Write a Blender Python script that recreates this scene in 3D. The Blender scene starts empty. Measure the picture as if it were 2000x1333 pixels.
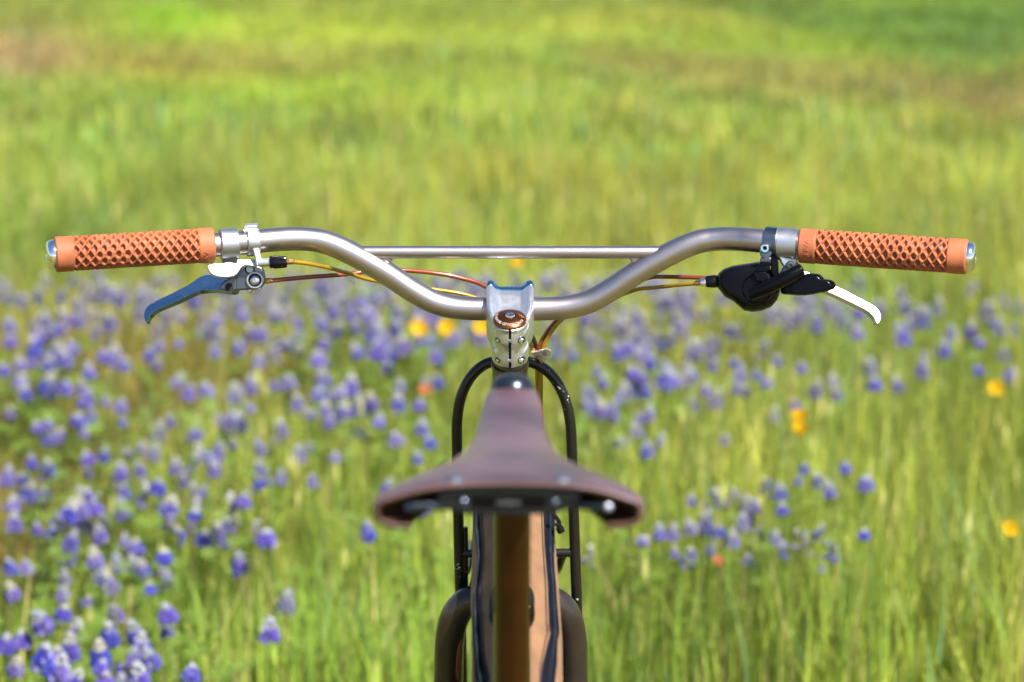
import bpy, bmesh, math, random
import numpy as np
from mathutils import Vector, Matrix

random.seed(7)
rng = np.random.default_rng(7)
SC = bpy.context.scene
COL = SC.collection
rad = math.radians

# ------------------------------------------------------------------ camera
FPX = 5600.0                     # focal length in photograph pixels (2000 wide)
CAM = Vector((0.0, -2.67, 1.65))
PITCH = rad(14.1)
cd = bpy.data.cameras.new("camera")
cam = bpy.data.objects.new("camera", cd)
COL.objects.link(cam)
cam.location = CAM
cam.rotation_euler = (math.pi / 2 - PITCH, 0, 0)
cd.sensor_width = 36.0
cd.lens = FPX / 2000.0 * 36.0
cd.clip_start = 0.05
cd.clip_end = 3000.0
cd.dof.use_dof = True
cd.dof.focus_distance = 2.735
cd.dof.aperture_fstop = 4.6
cd.dof.aperture_blades = 0
SC.camera = cam

# ------------------------------------------------------------------ sky, sun, exposure
SUN_DIR = Vector((0.40, -0.50, 0.80)).normalized()
world = bpy.data.worlds.new("World")
SC.world = world
world.use_nodes = True
wn = world.node_tree
sky = wn.nodes.new("ShaderNodeTexSky")
sky.sky_type = 'NISHITA'
sky.sun_disc = False
sky.sun_elevation = math.asin(SUN_DIR.z)
sky.sun_rotation = math.atan2(SUN_DIR.x, SUN_DIR.y)
sky.air_density = 1.0
sky.dust_density = 0.6
wn.links.new(sky.outputs[0], wn.nodes["Background"].inputs[0])
wn.nodes["Background"].inputs[1].default_value = 0.072
sl = bpy.data.lights.new("sun", 'SUN')
sl.energy = 5.0
sl.angle = rad(0.53)
sl.color = (1.0, 0.94, 0.86)
sun = bpy.data.objects.new("sun", sl)
COL.objects.link(sun)
sun.rotation_euler = (-SUN_DIR).to_track_quat('-Z', 'Y').to_euler()
SC.view_settings.view_transform = 'Standard'
SC.view_settings.look = 'None'
SC.view_settings.exposure = 1.22
SC.view_settings.gamma = 1.0
SC.render.engine = 'CYCLES'
SC.cycles.use_denoising = True
SC.cycles.use_adaptive_sampling = True
SC.cycles.adaptive_threshold = 0.02
SC.cycles.use_light_tree = False
SC.cycles.max_bounces = 4
SC.cycles.diffuse_bounces = 2
SC.cycles.glossy_bounces = 3
SC.cycles.transmission_bounces = 3
SC.cycles.sample_clamp_indirect = 6.0

# ------------------------------------------------------------------ pixel <-> world helpers
FWD = Vector((0, math.cos(PITCH), -math.sin(PITCH)))
UPV = Vector((0, math.sin(PITCH), math.cos(PITCH)))
def ray(u, v):
    return FWD * FPX + Vector((1, 0, 0)) * (u - 1000.0) - UPV * (v - 666.5)
def P(u, v, Y):                      # point of the vertical plane at depth Y
    d = ray(u, v)
    return CAM + d * ((Y - CAM.y) / d.y)
def PG(u, v, z):                     # point at height z
    d = ray(u, v)
    return CAM + d * ((z - CAM.z) / d.z)
def PP(u, v, p0, n):                 # point of a free plane
    d = ray(u, v)
    return CAM + d * ((p0 - CAM).dot(n) / d.dot(n))

# ------------------------------------------------------------------ materials
MATS = {}
def mat(name, col, rough=0.5, metal=0.0, coat=0.0, var=0.0, vscale=40.0, bump=0.0, bscale=400.0,
        rvar=0.0, col2=None, spec=None, stretch=None, hue_obj=None, sheen=0.0, trans=0.0):
    m = bpy.data.materials.new(name)
    m.use_nodes = True
    nt = m.node_tree
    b = nt.nodes["Principled BSDF"]
    b.inputs["Roughness"].default_value = rough
    b.inputs["Metallic"].default_value = metal
    b.inputs["Coat Weight"].default_value = coat
    b.inputs["Coat Roughness"].default_value = 0.12
    if sheen:
        b.inputs["Sheen Weight"].default_value = sheen
    if spec is not None:
        b.inputs["Specular IOR Level"].default_value = spec
    b.inputs["Base Color"].default_value = (*col, 1)
    tc = nt.nodes.new("ShaderNodeTexCoord")
    src = tc.outputs["Object"]
    if stretch:
        mp = nt.nodes.new("ShaderNodeMapping")
        mp.inputs["Scale"].default_value = stretch
        nt.links.new(src, mp.inputs[0]); src = mp.outputs[0]
    if var or rvar or col2:
        nz = nt.nodes.new("ShaderNodeTexNoise")
        nz.inputs["Scale"].default_value = vscale
        nz.inputs["Detail"].default_value = 5
        nt.links.new(src, nz.inputs["Vector"])
        if var or col2:
            mx = nt.nodes.new("ShaderNodeMix"); mx.data_type = 'RGBA'
            c2 = col2 if col2 else tuple(max(0, c * (1 - var)) for c in col)
            mx.inputs[6].default_value = (*col, 1)
            mx.inputs[7].default_value = (*c2, 1)
            cr = nt.nodes.new("ShaderNodeMapRange")
            cr.inputs[1].default_value = 0.38; cr.inputs[2].default_value = 0.64
            nt.links.new(nz.outputs[0], cr.inputs[0])
            nt.links.new(cr.outputs[0], mx.inputs[0])
            nt.links.new(mx.outputs[2], b.inputs["Base Color"])
        if rvar:
            mr = nt.nodes.new("ShaderNodeMapRange")
            mr.inputs[1].default_value = 0.3; mr.inputs[2].default_value = 0.7
            mr.inputs[3].default_value = max(0.02, rough - rvar); mr.inputs[4].default_value = rough + rvar
            nt.links.new(nz.outputs[0], mr.inputs[0])
            nt.links.new(mr.outputs[0], b.inputs["Roughness"])
    if bump:
        n2 = nt.nodes.new("ShaderNodeTexNoise")
        n2.inputs["Scale"].default_value = bscale
        n2.inputs["Detail"].default_value = 3
        nt.links.new(src, n2.inputs["Vector"])
        bp = nt.nodes.new("ShaderNodeBump")
        bp.inputs["Strength"].default_value = bump
        bp.inputs["Distance"].default_value = 0.001
        nt.links.new(n2.outputs[0], bp.inputs["Height"])
        nt.links.new(bp.outputs[0], b.inputs["Normal"])
    MATS[name] = m
    return m

mat("brushed_bar", (0.46, 0.415, 0.425), 0.37, 1.0, col2=(0.41, 0.365, 0.37), vscale=70, rvar=0.035, bump=0.04, bscale=1500)
mat("silver", (0.64, 0.66, 0.71), 0.36, 0.88, var=0.10, vscale=80, rvar=0.08, bump=0.06, bscale=1200)
mat("satin_silver", (0.50, 0.51, 0.54), 0.42, 1.0, var=0.05, vscale=80, rvar=0.05, bump=0.05, bscale=1500)
mat("sky_tinted_silver", (0.22, 0.38, 0.56), 0.24, 1.0, var=0.06, vscale=90, rvar=0.05)  # neutral metal; the blue sky reflection is tinted into its base colour
mat("dark_alu", (0.15, 0.155, 0.165), 0.36, 1.0, var=0.15, vscale=70, rvar=0.06)
mat("grey_clamp", (0.17, 0.20, 0.24), 0.30, 1.0, var=0.1, vscale=70, rvar=0.05)
mat("black_plastic", (0.0020, 0.0021, 0.0034), 0.24, 0.0, var=0.3, vscale=60, bump=0.03, bscale=900, spec=0.16)
mat("black_gloss", (0.004, 0.004, 0.006), 0.18, 0.0, var=0.3, vscale=80, spec=0.3)
mat("black_void", (0.006, 0.006, 0.007), 0.7, 0.0, var=0.3)
mat("gum_rubber", (0.40, 0.130, 0.058), 0.55, 0.0, col2=(0.30, 0.094, 0.042), vscale=38, bump=0.18, bscale=1500, spec=0.25)
mat("bronze_cap", (0.46, 0.145, 0.045), 0.24, 1.0, var=0.12, vscale=120, rvar=0.05)
mat("white_print", (0.42, 0.36, 0.33), 0.5, 0.0, var=0.1, vscale=900)
mat("copper_housing", (0.22, 0.048, 0.018), 0.30, 0.2, coat=0.4, var=0.12, vscale=90)
mat("maroon_housing", (0.46, 0.12, 0.05), 0.26, 0.35, coat=0.6, var=0.12, vscale=90)
mat("gold_housing", (0.36, 0.21, 0.008), 0.30, 0.3, coat=0.4, var=0.15, vscale=90)
mat("brass", (0.72, 0.42, 0.14), 0.25, 1.0, var=0.1)
mat("rack_black", (0.008, 0.007, 0.006), 0.30, 0.0, coat=0.2, var=0.2, vscale=50, spec=0.3)
mat("frame_bronze", (0.045, 0.032, 0.027), 0.30, 0.5, coat=0.35, var=0.15, vscale=30, bump=0.03, bscale=900)
mat("head_tube_grey", (0.15, 0.125, 0.115), 0.34, 1.0, var=0.12, vscale=50)
mat("seatpost_copper", (0.062, 0.022, 0.004), 0.34, 0.6, coat=0.08, var=0.3, vscale=30)
mat("leather", (0.103, 0.053, 0.063), 0.40, 0.0, coat=0.12, col2=(0.055, 0.028, 0.032), vscale=16, bump=0.7, bscale=110, spec=0.65)
mat("leather_under", (0.06, 0.026, 0.014), 0.6, var=0.3)
mat("gunmetal", (0.045, 0.055, 0.075), 0.26, 0.8, var=0.2, vscale=40)
mat("bolt_blue", (0.20, 0.22, 0.26), 0.46, 0.9, var=0.1)
mat("grey_print", (0.16, 0.17, 0.18), 0.6, var=0.1, vscale=600)
mat("chrome", (0.85, 0.87, 0.9), 0.10, 1.0, var=0.04)
mat("steel", (0.6, 0.61, 0.63), 0.2, 1.0, var=0.06)
mat("tan_canvas", (0.215, 0.112, 0.050), 0.8, 0.0, col2=(0.165, 0.083, 0.037), vscale=30, bump=0.6, bscale=700, sheen=0.05)
mat("navy_zip", (0.004, 0.0055, 0.012), 0.65, 0.0, var=0.4, vscale=300, bump=0.6, bscale=1200, spec=0.12)
mat("zip_teeth", (0.012, 0.014, 0.025), 0.3, 0.0, var=0.2)
mat("stitch", (0.03, 0.025, 0.03), 0.8, var=0.2)
mat("twine", (0.5, 0.41, 0.32), 0.85, var=0.2, vscale=300, bump=0.5)
mat("tyre_rubber", (0.02, 0.02, 0.02), 0.75, var=0.3, vscale=30, bump=0.4, bscale=200)
mat("tan_wall", (0.34, 0.21, 0.10), 0.7, var=0.15)
mat("rim_black", (0.02, 0.02, 0.022), 0.3, 0.6, var=0.2)

# rack paint with chipped white flecks
nt = MATS["rack_black"].node_tree
b = nt.nodes["Principled BSDF"]
tc = nt.nodes.new("ShaderNodeTexCoord")
n1 = nt.nodes.new("ShaderNodeTexNoise"); n1.inputs["Scale"].default_value = 260; n1.inputs["Detail"].default_value = 4
n2 = nt.nodes.new("ShaderNodeTexNoise"); n2.inputs["Scale"].default_value = 16; n2.inputs["Detail"].default_value = 1
nt.links.new(tc.outputs["Object"], n1.inputs["Vector"]); nt.links.new(tc.outputs["Object"], n2.inputs["Vector"])
mu = nt.nodes.new("ShaderNodeMath"); mu.operation = 'MULTIPLY'
nt.links.new(n1.outputs[0], mu.inputs[0]); nt.links.new(n2.outputs[0], mu.inputs[1])
gt = nt.nodes.new("ShaderNodeMapRange"); gt.inputs[1].default_value = 0.42; gt.inputs[2].default_value = 0.44
nt.links.new(mu.outputs[0], gt.inputs[0])
mx = nt.nodes.new("ShaderNodeMix"); mx.data_type = 'RGBA'
mx.inputs[6].default_value = (0.009, 0.008, 0.007, 1); mx.inputs[7].default_value = (0.55, 0.5, 0.45, 1)
nt.links.new(gt.outputs[0], mx.inputs[0]); nt.links.new(mx.outputs[2], b.inputs["Base Color"])

def plant_mat(name, attr=None, col=(0.1, 0.2, 0.02), col2=None, rough=0.55, trans=0.35, objvar=False):
    m = bpy.data.materials.new(name); m.use_nodes = True
    nt = m.node_tree; b = nt.nodes["Principled BSDF"]
    b.inputs["Roughness"].default_value = rough
    b.inputs["Specular IOR Level"].default_value = 0.3
    out = nt.nodes["Material Output"]
    if attr:
        a = nt.nodes.new("ShaderNodeAttribute"); a.attribute_name = attr
        cs = a.outputs["Color"]
    else:
        mx = nt.nodes.new("ShaderNodeMix"); mx.data_type = 'RGBA'
        mx.inputs[6].default_value = (*col, 1); mx.inputs[7].default_value = (*(col2 or col), 1)
        if objvar:
            oi = nt.nodes.new("ShaderNodeObjectInfo")
            rp = nt.nodes.new("ShaderNodeValToRGB")
            e = rp.color_ramp.elements
            c2_ = col2 or col
            e[0].position = 0.0; e[0].color = (*col, 1)
            e[1].position = 1.0; e[1].color = tuple(0.55 * a + 0.45 * b_ for a, b_ in zip(c2_, (0.20, 0.19, 0.26))) + (1,)
            x1 = e.new(0.30); x1.color = tuple((a + b_) / 2 for a, b_ in zip(col, c2_)) + (1,)
            x2 = e.new(0.62); x2.color = (*c2_, 1)
            x3 = e.new(0.82); x3.color = tuple(0.6 * a + 0.4 * b_ for a, b_ in zip(c2_, (0.30, 0.30, 0.44))) + (1,)
            nt.links.new(oi.outputs["Random"], rp.inputs[0])
            nt.nodes.remove(mx)
        else:
            nz = nt.nodes.new("ShaderNodeTexNoise"); nz.inputs["Scale"].default_value = 60
            nt.links.new(nz.outputs[0], mx.inputs[0])
        cs = rp.outputs[0] if objvar else mx.outputs[2]
    nt.links.new(cs, b.inputs["Base Color"])
    tr = nt.nodes.new("ShaderNodeBsdfTranslucent")
    nt.links.new(cs, tr.inputs["Color"])
    ms = nt.nodes.new("ShaderNodeMixShader"); ms.inputs[0].default_value = trans
    nt.links.new(b.outputs[0], ms.inputs[1]); nt.links.new(tr.outputs[0], ms.inputs[2])
    nt.links.new(ms.outputs[0], out.inputs["Surface"])
    MATS[name] = m
    return m
plant_mat("grass_blade", attr="tint", trans=0.40)
plant_mat("lupine_blue", col=(0.055, 0.065, 0.44), col2=(0.145, 0.10, 0.43), trans=0.25, objvar=True)
plant_mat("lupine_pale", col=(0.26, 0.26, 0.48), col2=(0.33, 0.28, 0.48), trans=0.25, objvar=True)
plant_mat("lupine_tip", col=(0.44, 0.42, 0.34), col2=(0.34, 0.36, 0.42), trans=0.25, objvar=True)
plant_mat("lupine_leaf", col=(0.10, 0.17, 0.025), col2=(0.17, 0.25, 0.035), trans=0.3)
plant_mat("lupine_drift_petal", attr="tint", trans=0.25)
plant_mat("poppy_petal", col=(0.64, 0.36, 0.004), col2=(0.66, 0.42, 0.008), trans=0.35)
plant_mat("poppy_coral", col=(0.55, 0.12, 0.04), col2=(0.55, 0.22, 0.13), trans=0.35)

# ------------------------------------------------------------------ mesh helpers
class MB:
    def __init__(s): s.v = []; s.f = []
    def add(s, vs, fs):
        o = len(s.v); s.v += [tuple(p) for p in vs]; s.f += [tuple(i + o for i in f) for f in fs]
        return s
    def ring_loft(s, rings, cap0=True, cap1=True, closed=False):
        n = len(rings[0]); vs = [p for r in rings for p in r]; fs = []
        m = len(rings)
        for i in range(m if closed else m - 1):
            a, b_ = i * n, ((i + 1) % m) * n
            for j in range(n):
                k = (j + 1) % n
                fs.append((a + j, a + k, b_ + k, b_ + j))
        if not closed:
            if cap0: fs.append(tuple(range(n))[::-1])
            if cap1: fs.append(tuple((m - 1) * n + j for j in range(n)))
        return s.add(vs, fs)
    def tube(s, pts, r, seg=20, closed=False, caps=True):
        pts = [Vector(p) for p in pts]; n = len(pts)
        rs = r if isinstance(r, (list, tuple)) else [r] * n
        T = []
        for i in range(n):
            a = pts[(i - 1) % n] if (i > 0 or closed) else pts[i]
            c = pts[(i + 1) % n] if (i < n - 1 or closed) else pts[i]
            T.append((c - a).normalized())
        N = T[0].orthogonal().normalized(); rings = []
        for i in range(n):
            N = (N - T[i] * N.dot(T[i])).normalized(); B = T[i].cross(N)
            rings.append([pts[i] + (N * math.cos(2 * math.pi * k / seg) + B * math.sin(2 * math.pi * k / seg)) * rs[i] for k in range(seg)])
        return s.ring_loft(rings, caps, caps, closed)
    def lathe(s, prof, o, ax, seg=40, a0=0.0, a1=2 * math.pi, xref=None, caps=True):
        o = Vector(o); ax = Vector(ax).normalized()
        X = (Vector(xref) - ax * Vector(xref).dot(ax)).normalized() if xref is not None else ax.orthogonal().normalized()
        Y = ax.cross(X)
        full = abs(a1 - a0 - 2 * math.pi) < 1e-6
        cnt = seg if full else seg + 1
        rings = []
        for r, h in prof:
            rings.append([o + ax * h + (X * math.cos(a0 + (a1 - a0) * k / seg) + Y * math.sin(a0 + (a1 - a0) * k / seg)) * max(r, 1e-6) for k in range(cnt)])
        if full:
            return s.ring_loft(rings, caps, caps)
        n = cnt; vs = [p for r_ in rings for p in r_]; fs = []
        for i in range(len(rings) - 1):
            for j in range(n - 1):
                fs.append((i * n + j, i * n + j + 1, (i + 1) * n + j + 1, (i + 1) * n + j))
        return s.add(vs, fs)
    def box(s, o, ex, ey, ez):
        o, ex, ey, ez = Vector(o), Vector(ex), Vector(ey), Vector(ez)
        vs = [o + ex * a + ey * b_ + ez * c for c in (-1, 1) for b_ in (-1, 1) for a in (-1, 1)]
        return s.add(vs, [(0, 2, 3, 1), (4, 5, 7, 6), (0, 1, 5, 4), (2, 6, 7, 3), (0, 4, 6, 2), (1, 3, 7, 5)])
    def prism(s, pts, d):
        d = Vector(d); n = len(pts)
        vs = [Vector(p) for p in pts] + [Vector(p) + d for p in pts]
        fs = [tuple(range(n)), tuple(range(2 * n - 1, n - 1, -1))]
        for i in range(n):
            k = (i + 1) % n; fs.append((i, n + i, n + k, k))
        return s.add(vs, fs)
    def pillow(s, pts, n, layers, centre=None):
        """closed outline swollen to depth: layers of (shift along n, shrink factor)"""
        pts = [Vector(p) for p in pts]; n = Vector(n).normalized()
        c = centre or sum(pts, Vector()) / len(pts)
        rings = [[c + (p - c) * k + n * z for p in pts] for z, k in layers]
        return s.ring_loft(rings, True, True)

def smooth_path(pts, per=8):
    pts = [Vector(p) for p in pts]
    out = []
    for i in range(len(pts) - 1):
        p0 = pts[i - 1] if i > 0 else pts[0] * 2 - pts[1]
        p1, p2 = pts[i], pts[i + 1]
        p3 = pts[i + 2] if i + 2 < len(pts) else pts[-1] * 2 - pts[-2]
        for k in range(per):
            t = k / per
            out.append(0.5 * ((2 * p1) + (-p0 + p2) * t + (2 * p0 - 5 * p1 + 4 * p2 - p3) * t * t + (-p0 + 3 * p1 - 3 * p2 + p3) * t ** 3))
    out.append(pts[-1])
    return out
def smooth_loop(pts, per=4):
    pts = [Vector(p) for p in pts]; n = len(pts); out = []
    for i in range(n):
        p0, p1, p2, p3 = pts[i - 1], pts[i], pts[(i + 1) % n], pts[(i + 2) % n]
        for k in range(per):
            t = k / per
            out.append(0.5 * ((2 * p1) + (-p0 + p2) * t + (2 * p0 - 5 * p1 + 4 * p2 - p3) * t * t + (-p0 + 3 * p1 - 3 * p2 + p3) * t ** 3))
    return out

def mesh_of(mb, name, angle=40):
    me = bpy.data.meshes.new(name)
    me.from_pydata([tuple(v) for v in mb.v], [], mb.f)
    bm = bmesh.new(); bm.from_mesh(me)
    bmesh.ops.recalc_face_normals(bm, faces=bm.faces)
    bm.to_mesh(me); bm.free()
    me.shade_smooth()
    me.set_sharp_from_angle(angle=rad(angle))
    return me
def link(name, me, m, parent=None, bevel=0.0, label=None):
    o = bpy.data.objects.new(name, me); COL.objects.link(o)
    if m is not None and not me.materials:
        me.materials.append(MATS[m])
    if parent is not None:
        o.parent = parent
        if parent.type == 'EMPTY':
            o.matrix_parent_inverse = Matrix.Translation(-parent.location)
    if bevel:
        md = o.modifiers.new("edge", 'BEVEL'); md.width = bevel; md.segments = 3; md.limit_method = 'ANGLE'; md.angle_limit = rad(35)
    if label: o["label"] = label
    return o
def obj(name, mb, m, parent=None, bevel=0.0, angle=40, label=None):
    return link(name, mesh_of(mb, name, angle), m, parent, bevel, label)
def empty(name, loc):
    e = bpy.data.objects.new(name, None); COL.objects.link(e); e.location = loc
    e.empty_display_size = 0.1
    return e
def tag(o, label, cat, group=None, kind=None):
    o["label"] = label
    if cat: o["category"] = cat
    if group: o["group"] = group
    if kind: o["kind"] = kind
def text_mesh(body, size, extrude):
    cu = bpy.data.curves.new("lettering", 'FONT'); cu.body = body; cu.size = size; cu.extrude = extrude
    cu.align_x = 'CENTER'; cu.align_y = 'CENTER'; cu.resolution_u = 3
    o = bpy.data.objects.new("lettering_tmp", cu); COL.objects.link(o)
    dg = bpy.context.evaluated_depsgraph_get()
    me = bpy.data.meshes.new_from_object(o.evaluated_get(dg))
    bpy.data.objects.remove(o); bpy.data.curves.remove(cu)
    return me

# ------------------------------------------------------------------ terrain
def ground_z(x, y):
    d = y - CAM.y
    t = np.clip(d - 8.0, 0, None)
    z = -0.045 * t * np.clip(t / 2.0, 0, 1)
    far = np.clip(d - 24.0, 0, None)
    z = z + 0.075 * far + 0.0007 * np.minimum(far, 250) ** 2 * 0.5
    z = z + 0.03 * np.sin(x * 0.9 + y * 0.37) * np.clip((d - 4) / 6, 0, 1) + 0.02 * np.sin(x * 1.7 - y * 0.8 + 1.3)
    return z
ys = np.concatenate([np.arange(-12, 26, 0.4), np.geomspace(26, 700, 50)])
xs = np.concatenate([-np.geomspace(500, 14, 26), np.arange(-13.6, 13.7, 0.4), np.geomspace(14, 500, 26)])
XX, YY = np.meshgrid(xs, ys)
ZZ = ground_z(XX, YY)
nx, ny = len(xs), len(ys)
gv = np.stack([XX, YY, ZZ], -1).reshape(-1, 3)
idx = np.arange(nx * ny).reshape(ny, nx)
gf = np.stack([idx[:-1, :-1], idx[:-1, 1:], idx[1:, 1:], idx[1:, :-1]], -1).reshape(-1, 4)
gm = bpy.data.meshes.new("ground")
gm.from_pydata(gv.tolist(), [], gf.tolist()); gm.shade_smooth()
m = bpy.data.materials.new("meadow_soil"); m.use_nodes = True
nt = m.node_tree; b = nt.nodes["Principled BSDF"]; b.inputs["Roughness"].default_value = 0.9
tc = nt.nodes.new("ShaderNodeTexCoord")
n1 = nt.nodes.new("ShaderNodeTexNoise"); n1.inputs["Scale"].default_value = 0.5; n1.inputs["Detail"].default_value = 6
n2 = nt.nodes.new("ShaderNodeTexNoise"); n2.inputs["Scale"].default_value = 14; n2.inputs["Detail"].default_value = 5
nt.links.new(tc.outputs["Object"], n1.inputs["Vector"]); nt.links.new(tc.outputs["Object"], n2.inputs["Vector"])
r1 = nt.nodes.new("ShaderNodeValToRGB")
r1.color_ramp.elements[0].position = 0.35; r1.color_ramp.elements[0].color = (0.16, 0.14, 0.03, 1)
r1.color_ramp.elements[1].position = 0.62; r1.color_ramp.elements[1].color = (0.15, 0.22, 0.025, 1)
r2 = nt.nodes.new("ShaderNodeValToRGB")
r2.color_ramp.elements[0].position = 0.3; r2.color_ramp.elements[0].color = (0.13, 0.075, 0.035, 1)
r2.color_ramp.elements[1].position = 0.7; r2.color_ramp.elements[1].color = (0.19, 0.18, 0.045, 1)
nt.links.new(n1.outputs[0], r1.inputs[0]); nt.links.new(n2.outputs[0], r2.inputs[0])
sx = nt.nodes.new("ShaderNodeSeparateXYZ"); nt.links.new(tc.outputs["Object"], sx.inputs[0])
mr = nt.nodes.new("ShaderNodeMapRange"); mr.inputs[1].default_value = 8.0; mr.inputs[2].default_value = 14.0
nt.links.new(sx.outputs["Y"], mr.inputs[0])
mx = nt.nodes.new("ShaderNodeMix"); mx.data_type = 'RGBA'
nt.links.new(mr.outputs[0], mx.inputs[0]); nt.links.new(r2.outputs[0], mx.inputs[6]); nt.links.new(r1.outputs[0], mx.inputs[7])
nt.links.new(mx.outputs[2], b.inputs["Base Color"])
MATS["meadow_soil"] = m
ground = link("ground", gm, "meadow_soil")
tag(ground, "meadow ground running up to a grassy slope behind the bicycle", None, kind="structure")

# ------------------------------------------------------------------ grass
def to_px(x, y, z):
    dx, dy, dz = x - CAM.x, y - CAM.y, z - CAM.z
    dep = dy * FWD.y + dz * FWD.z
    up = dy * UPV.y + dz * UPV.z
    dep = np.maximum(dep, 0.2)
    return 1000 + FPX * dx / dep, 666.5 - FPX * up / dep
# patches of differently coloured growth: (u, v, ru, rv, colour, weight, sparse)
PATCH = [
    (1480, 14, 100, 20, (0.13, 0.21, 0.045), 0.65, 0.0),
    (1580, 30, 100, 20, (0.13, 0.21, 0.045), 0.65, 0.0),
    (1680, 46, 100, 20, (0.13, 0.21, 0.045), 0.65, 0.0),
    (1780, 62, 100, 20, (0.13, 0.21, 0.045), 0.65, 0.0),
    (1880, 78, 100, 20, (0.13, 0.21, 0.045), 0.65, 0.0),
    (1980, 94, 100, 20, (0.13, 0.21, 0.045), 0.65, 0.0),
    (1150, 104, 130, 20, (0.30, 0.26, 0.085), 0.55, 0.0),
    (1300, 123, 130, 20, (0.30, 0.26, 0.085), 0.55, 0.0),
    (1450, 142, 130, 20, (0.30, 0.26, 0.085), 0.55, 0.0),
    (1600, 161, 130, 20, (0.30, 0.26, 0.085), 0.55, 0.0),
    (1750, 180, 130, 20, (0.30, 0.26, 0.085), 0.55, 0.0),
    (1900, 199, 130, 20, (0.30, 0.26, 0.085), 0.55, 0.0),
    (1000, 10, 1200, 22, (0.22, 0.27, 0.05), 0.5, 0.0),
    (420, 115, 330, 36, (0.34, 0.30, 0.08), 0.5, 0.0),
    (1650, 165, 330, 30, (0.30, 0.28, 0.09), 0.5, 0.0),
    (1930, 60, 170, 60, (0.17, 0.24, 0.07), 0.6, 0.0),
    (1700, 1200, 380, 200, (0.20, 0.30, 0.04), 0.32, 0.0),
    (300, 700, 420, 150, (0.36, 0.30, 0.085), 0.55, 0.15),
    (80, 860, 180, 120, (0.30, 0.21, 0.07), 0.5, 0.45),
    (10, 1085, 60, 70, (0.42, 0.20, 0.09), 0.9, 0.7),
    (130, 1010, 90, 50, (0.30, 0.19, 0.07), 0.5, 0.5),
    (1250, 700, 300, 120, (0.34, 0.33, 0.09), 0.3, 0.0),
    (30, 100, 110, 45, (0.40, 0.275, 0.145), 0.95, 0.6),
    (330, 125, 210, 45, (0.312, 0.260, 0.058), 0.4, 0.0),
    (90, 45, 90, 30, (0.247, 0.273, 0.052), 0.7, 0.0),
    (330, 35, 120, 30, (0.260, 0.468, 0.026), 0.7, 0.0),
    (1500, 150, 320, 35, (0.312, 0.312, 0.065), 0.55, 0.0),
    (1930, 200, 130, 35, (0.351, 0.286, 0.104), 0.75, 0.2),
    (1960, 250, 90, 30, (0.221, 0.195, 0.039), 0.6, 0.0),
    (1850, 45, 260, 55, (0.130, 0.260, 0.026), 0.75, 0.0),
    (1075, 115, 45, 25, (0.195, 0.377, 0.039), 0.7, 0.0),
    (1450, 80, 350, 30, (0.351, 0.429, 0.052), 0.5, 0.0),
    (700, 60, 350, 40, (0.377, 0.468, 0.039), 0.5, 0.0),
    (620, 190, 330, 50, (0.325, 0.468, 0.026), 0.45, 0.0),
    (230, 790, 260, 150, (0.299, 0.247, 0.058), 0.55, 0.35),
    (420, 720, 240, 60, (0.312, 0.247, 0.065), 0.5, 0.2),
    (60, 1000, 130, 150, (0.208, 0.195, 0.039), 0.5, 0.5),
    (150, 1130, 160, 120, (0.156, 0.195, 0.039), 0.5, 0.45),
    (300, 540, 300, 40, (0.312, 0.286, 0.065), 0.4, 0.0),
    (1750, 640, 260, 90, (0.312, 0.364, 0.078), 0.35, 0.0),
    (1600, 760, 350, 70, (0.299, 0.351, 0.058), 0.35, 0.0),
    (1850, 700, 120, 120, (0.182, 0.260, 0.039), 0.35, 0.0),
]
def vnoise(x, y, s, seed):
    r = np.random.default_rng(seed); g = r.random((64, 64))
    fx, fy = x * s, y * s
    ix, iy = np.floor(fx).astype(int), np.floor(fy).astype(int)
    tx, ty = fx - ix, fy - iy
    tx = tx * tx * (3 - 2 * tx); ty = ty * ty * (3 - 2 * ty)
    a = g[ix % 64, iy % 64]; b_ = g[(ix + 1) % 64, iy % 64]; c = g[ix % 64, (iy + 1) % 64]; d = g[(ix + 1) % 64, (iy + 1) % 64]
    return (a * (1 - tx) + b_ * tx) * (1 - ty) + (c * (1 - tx) + d * tx) * ty

X, Y, H, W = [], [], [], []
for d0, d1, dens, hm, w in ((0.9, 3.9, 1500, 0.20, 0.004), (3.9, 6.5, 8600, 0.26, 0.0030), (6.5, 8.4, 6600, 0.22, 0.0038),
                            (8.4, 16.0, 3600, 0.085, 0.0085), (16.0, 30.0, 220, 0.12, 0.02)):
    hw1 = 1.0 + 0.25 * d1
    n = int(2 * hw1 * (d1 - d0) * dens)
    x = rng.uniform(-hw1, hw1, n); dd = rng.uniform(d0, d1, n)
    k = np.abs(x) < 1.0 + 0.25 * dd
    x, dd = x[k], dd[k]
    X.append(x); Y.append(dd + CAM.y); H.append(np.full(x.shape, hm)); W.append(np.full(x.shape, w))
for d0, d1, dens, hm, w in ((-1.5, 3.9, 700, 0.2, 0.007), (3.9, 9.0, 650, 0.22, 0.009), (9.0, 20.0, 320, 0.1, 0.018)):   # the meadow beside the view
    for sd_ in (-1, 1):
        n = int(5.0 * (d1 - d0) * dens)
        dd = rng.uniform(d0, d1, n); x = sd_ * (1.0 + 0.25 * np.maximum(dd, 0.0) + rng.uniform(0, 5.0, n))
        X.append(x); Y.append(dd + CAM.y); H.append(np.full(x.shape, hm)); W.append(np.full(x.shape, w))
X = np.concatenate(X); Y = np.concatenate(Y); H = np.concatenate(H); W = np.concatenate(W)
Z0 = ground_z(X, Y)
pu, pv = to_px(X, Y, Z0 + H * 0.6)
big = vnoise(X + 40, Y + 40, 0.8, 3); mid = vnoise(X + 40, Y + 40, 2.6, 5); fine = vnoise(X + 40, Y + 40, 9.0, 9)
sparse = np.zeros_like(X); pc = np.zeros((len(X), 3)); pw = np.zeros_like(X)
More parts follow.
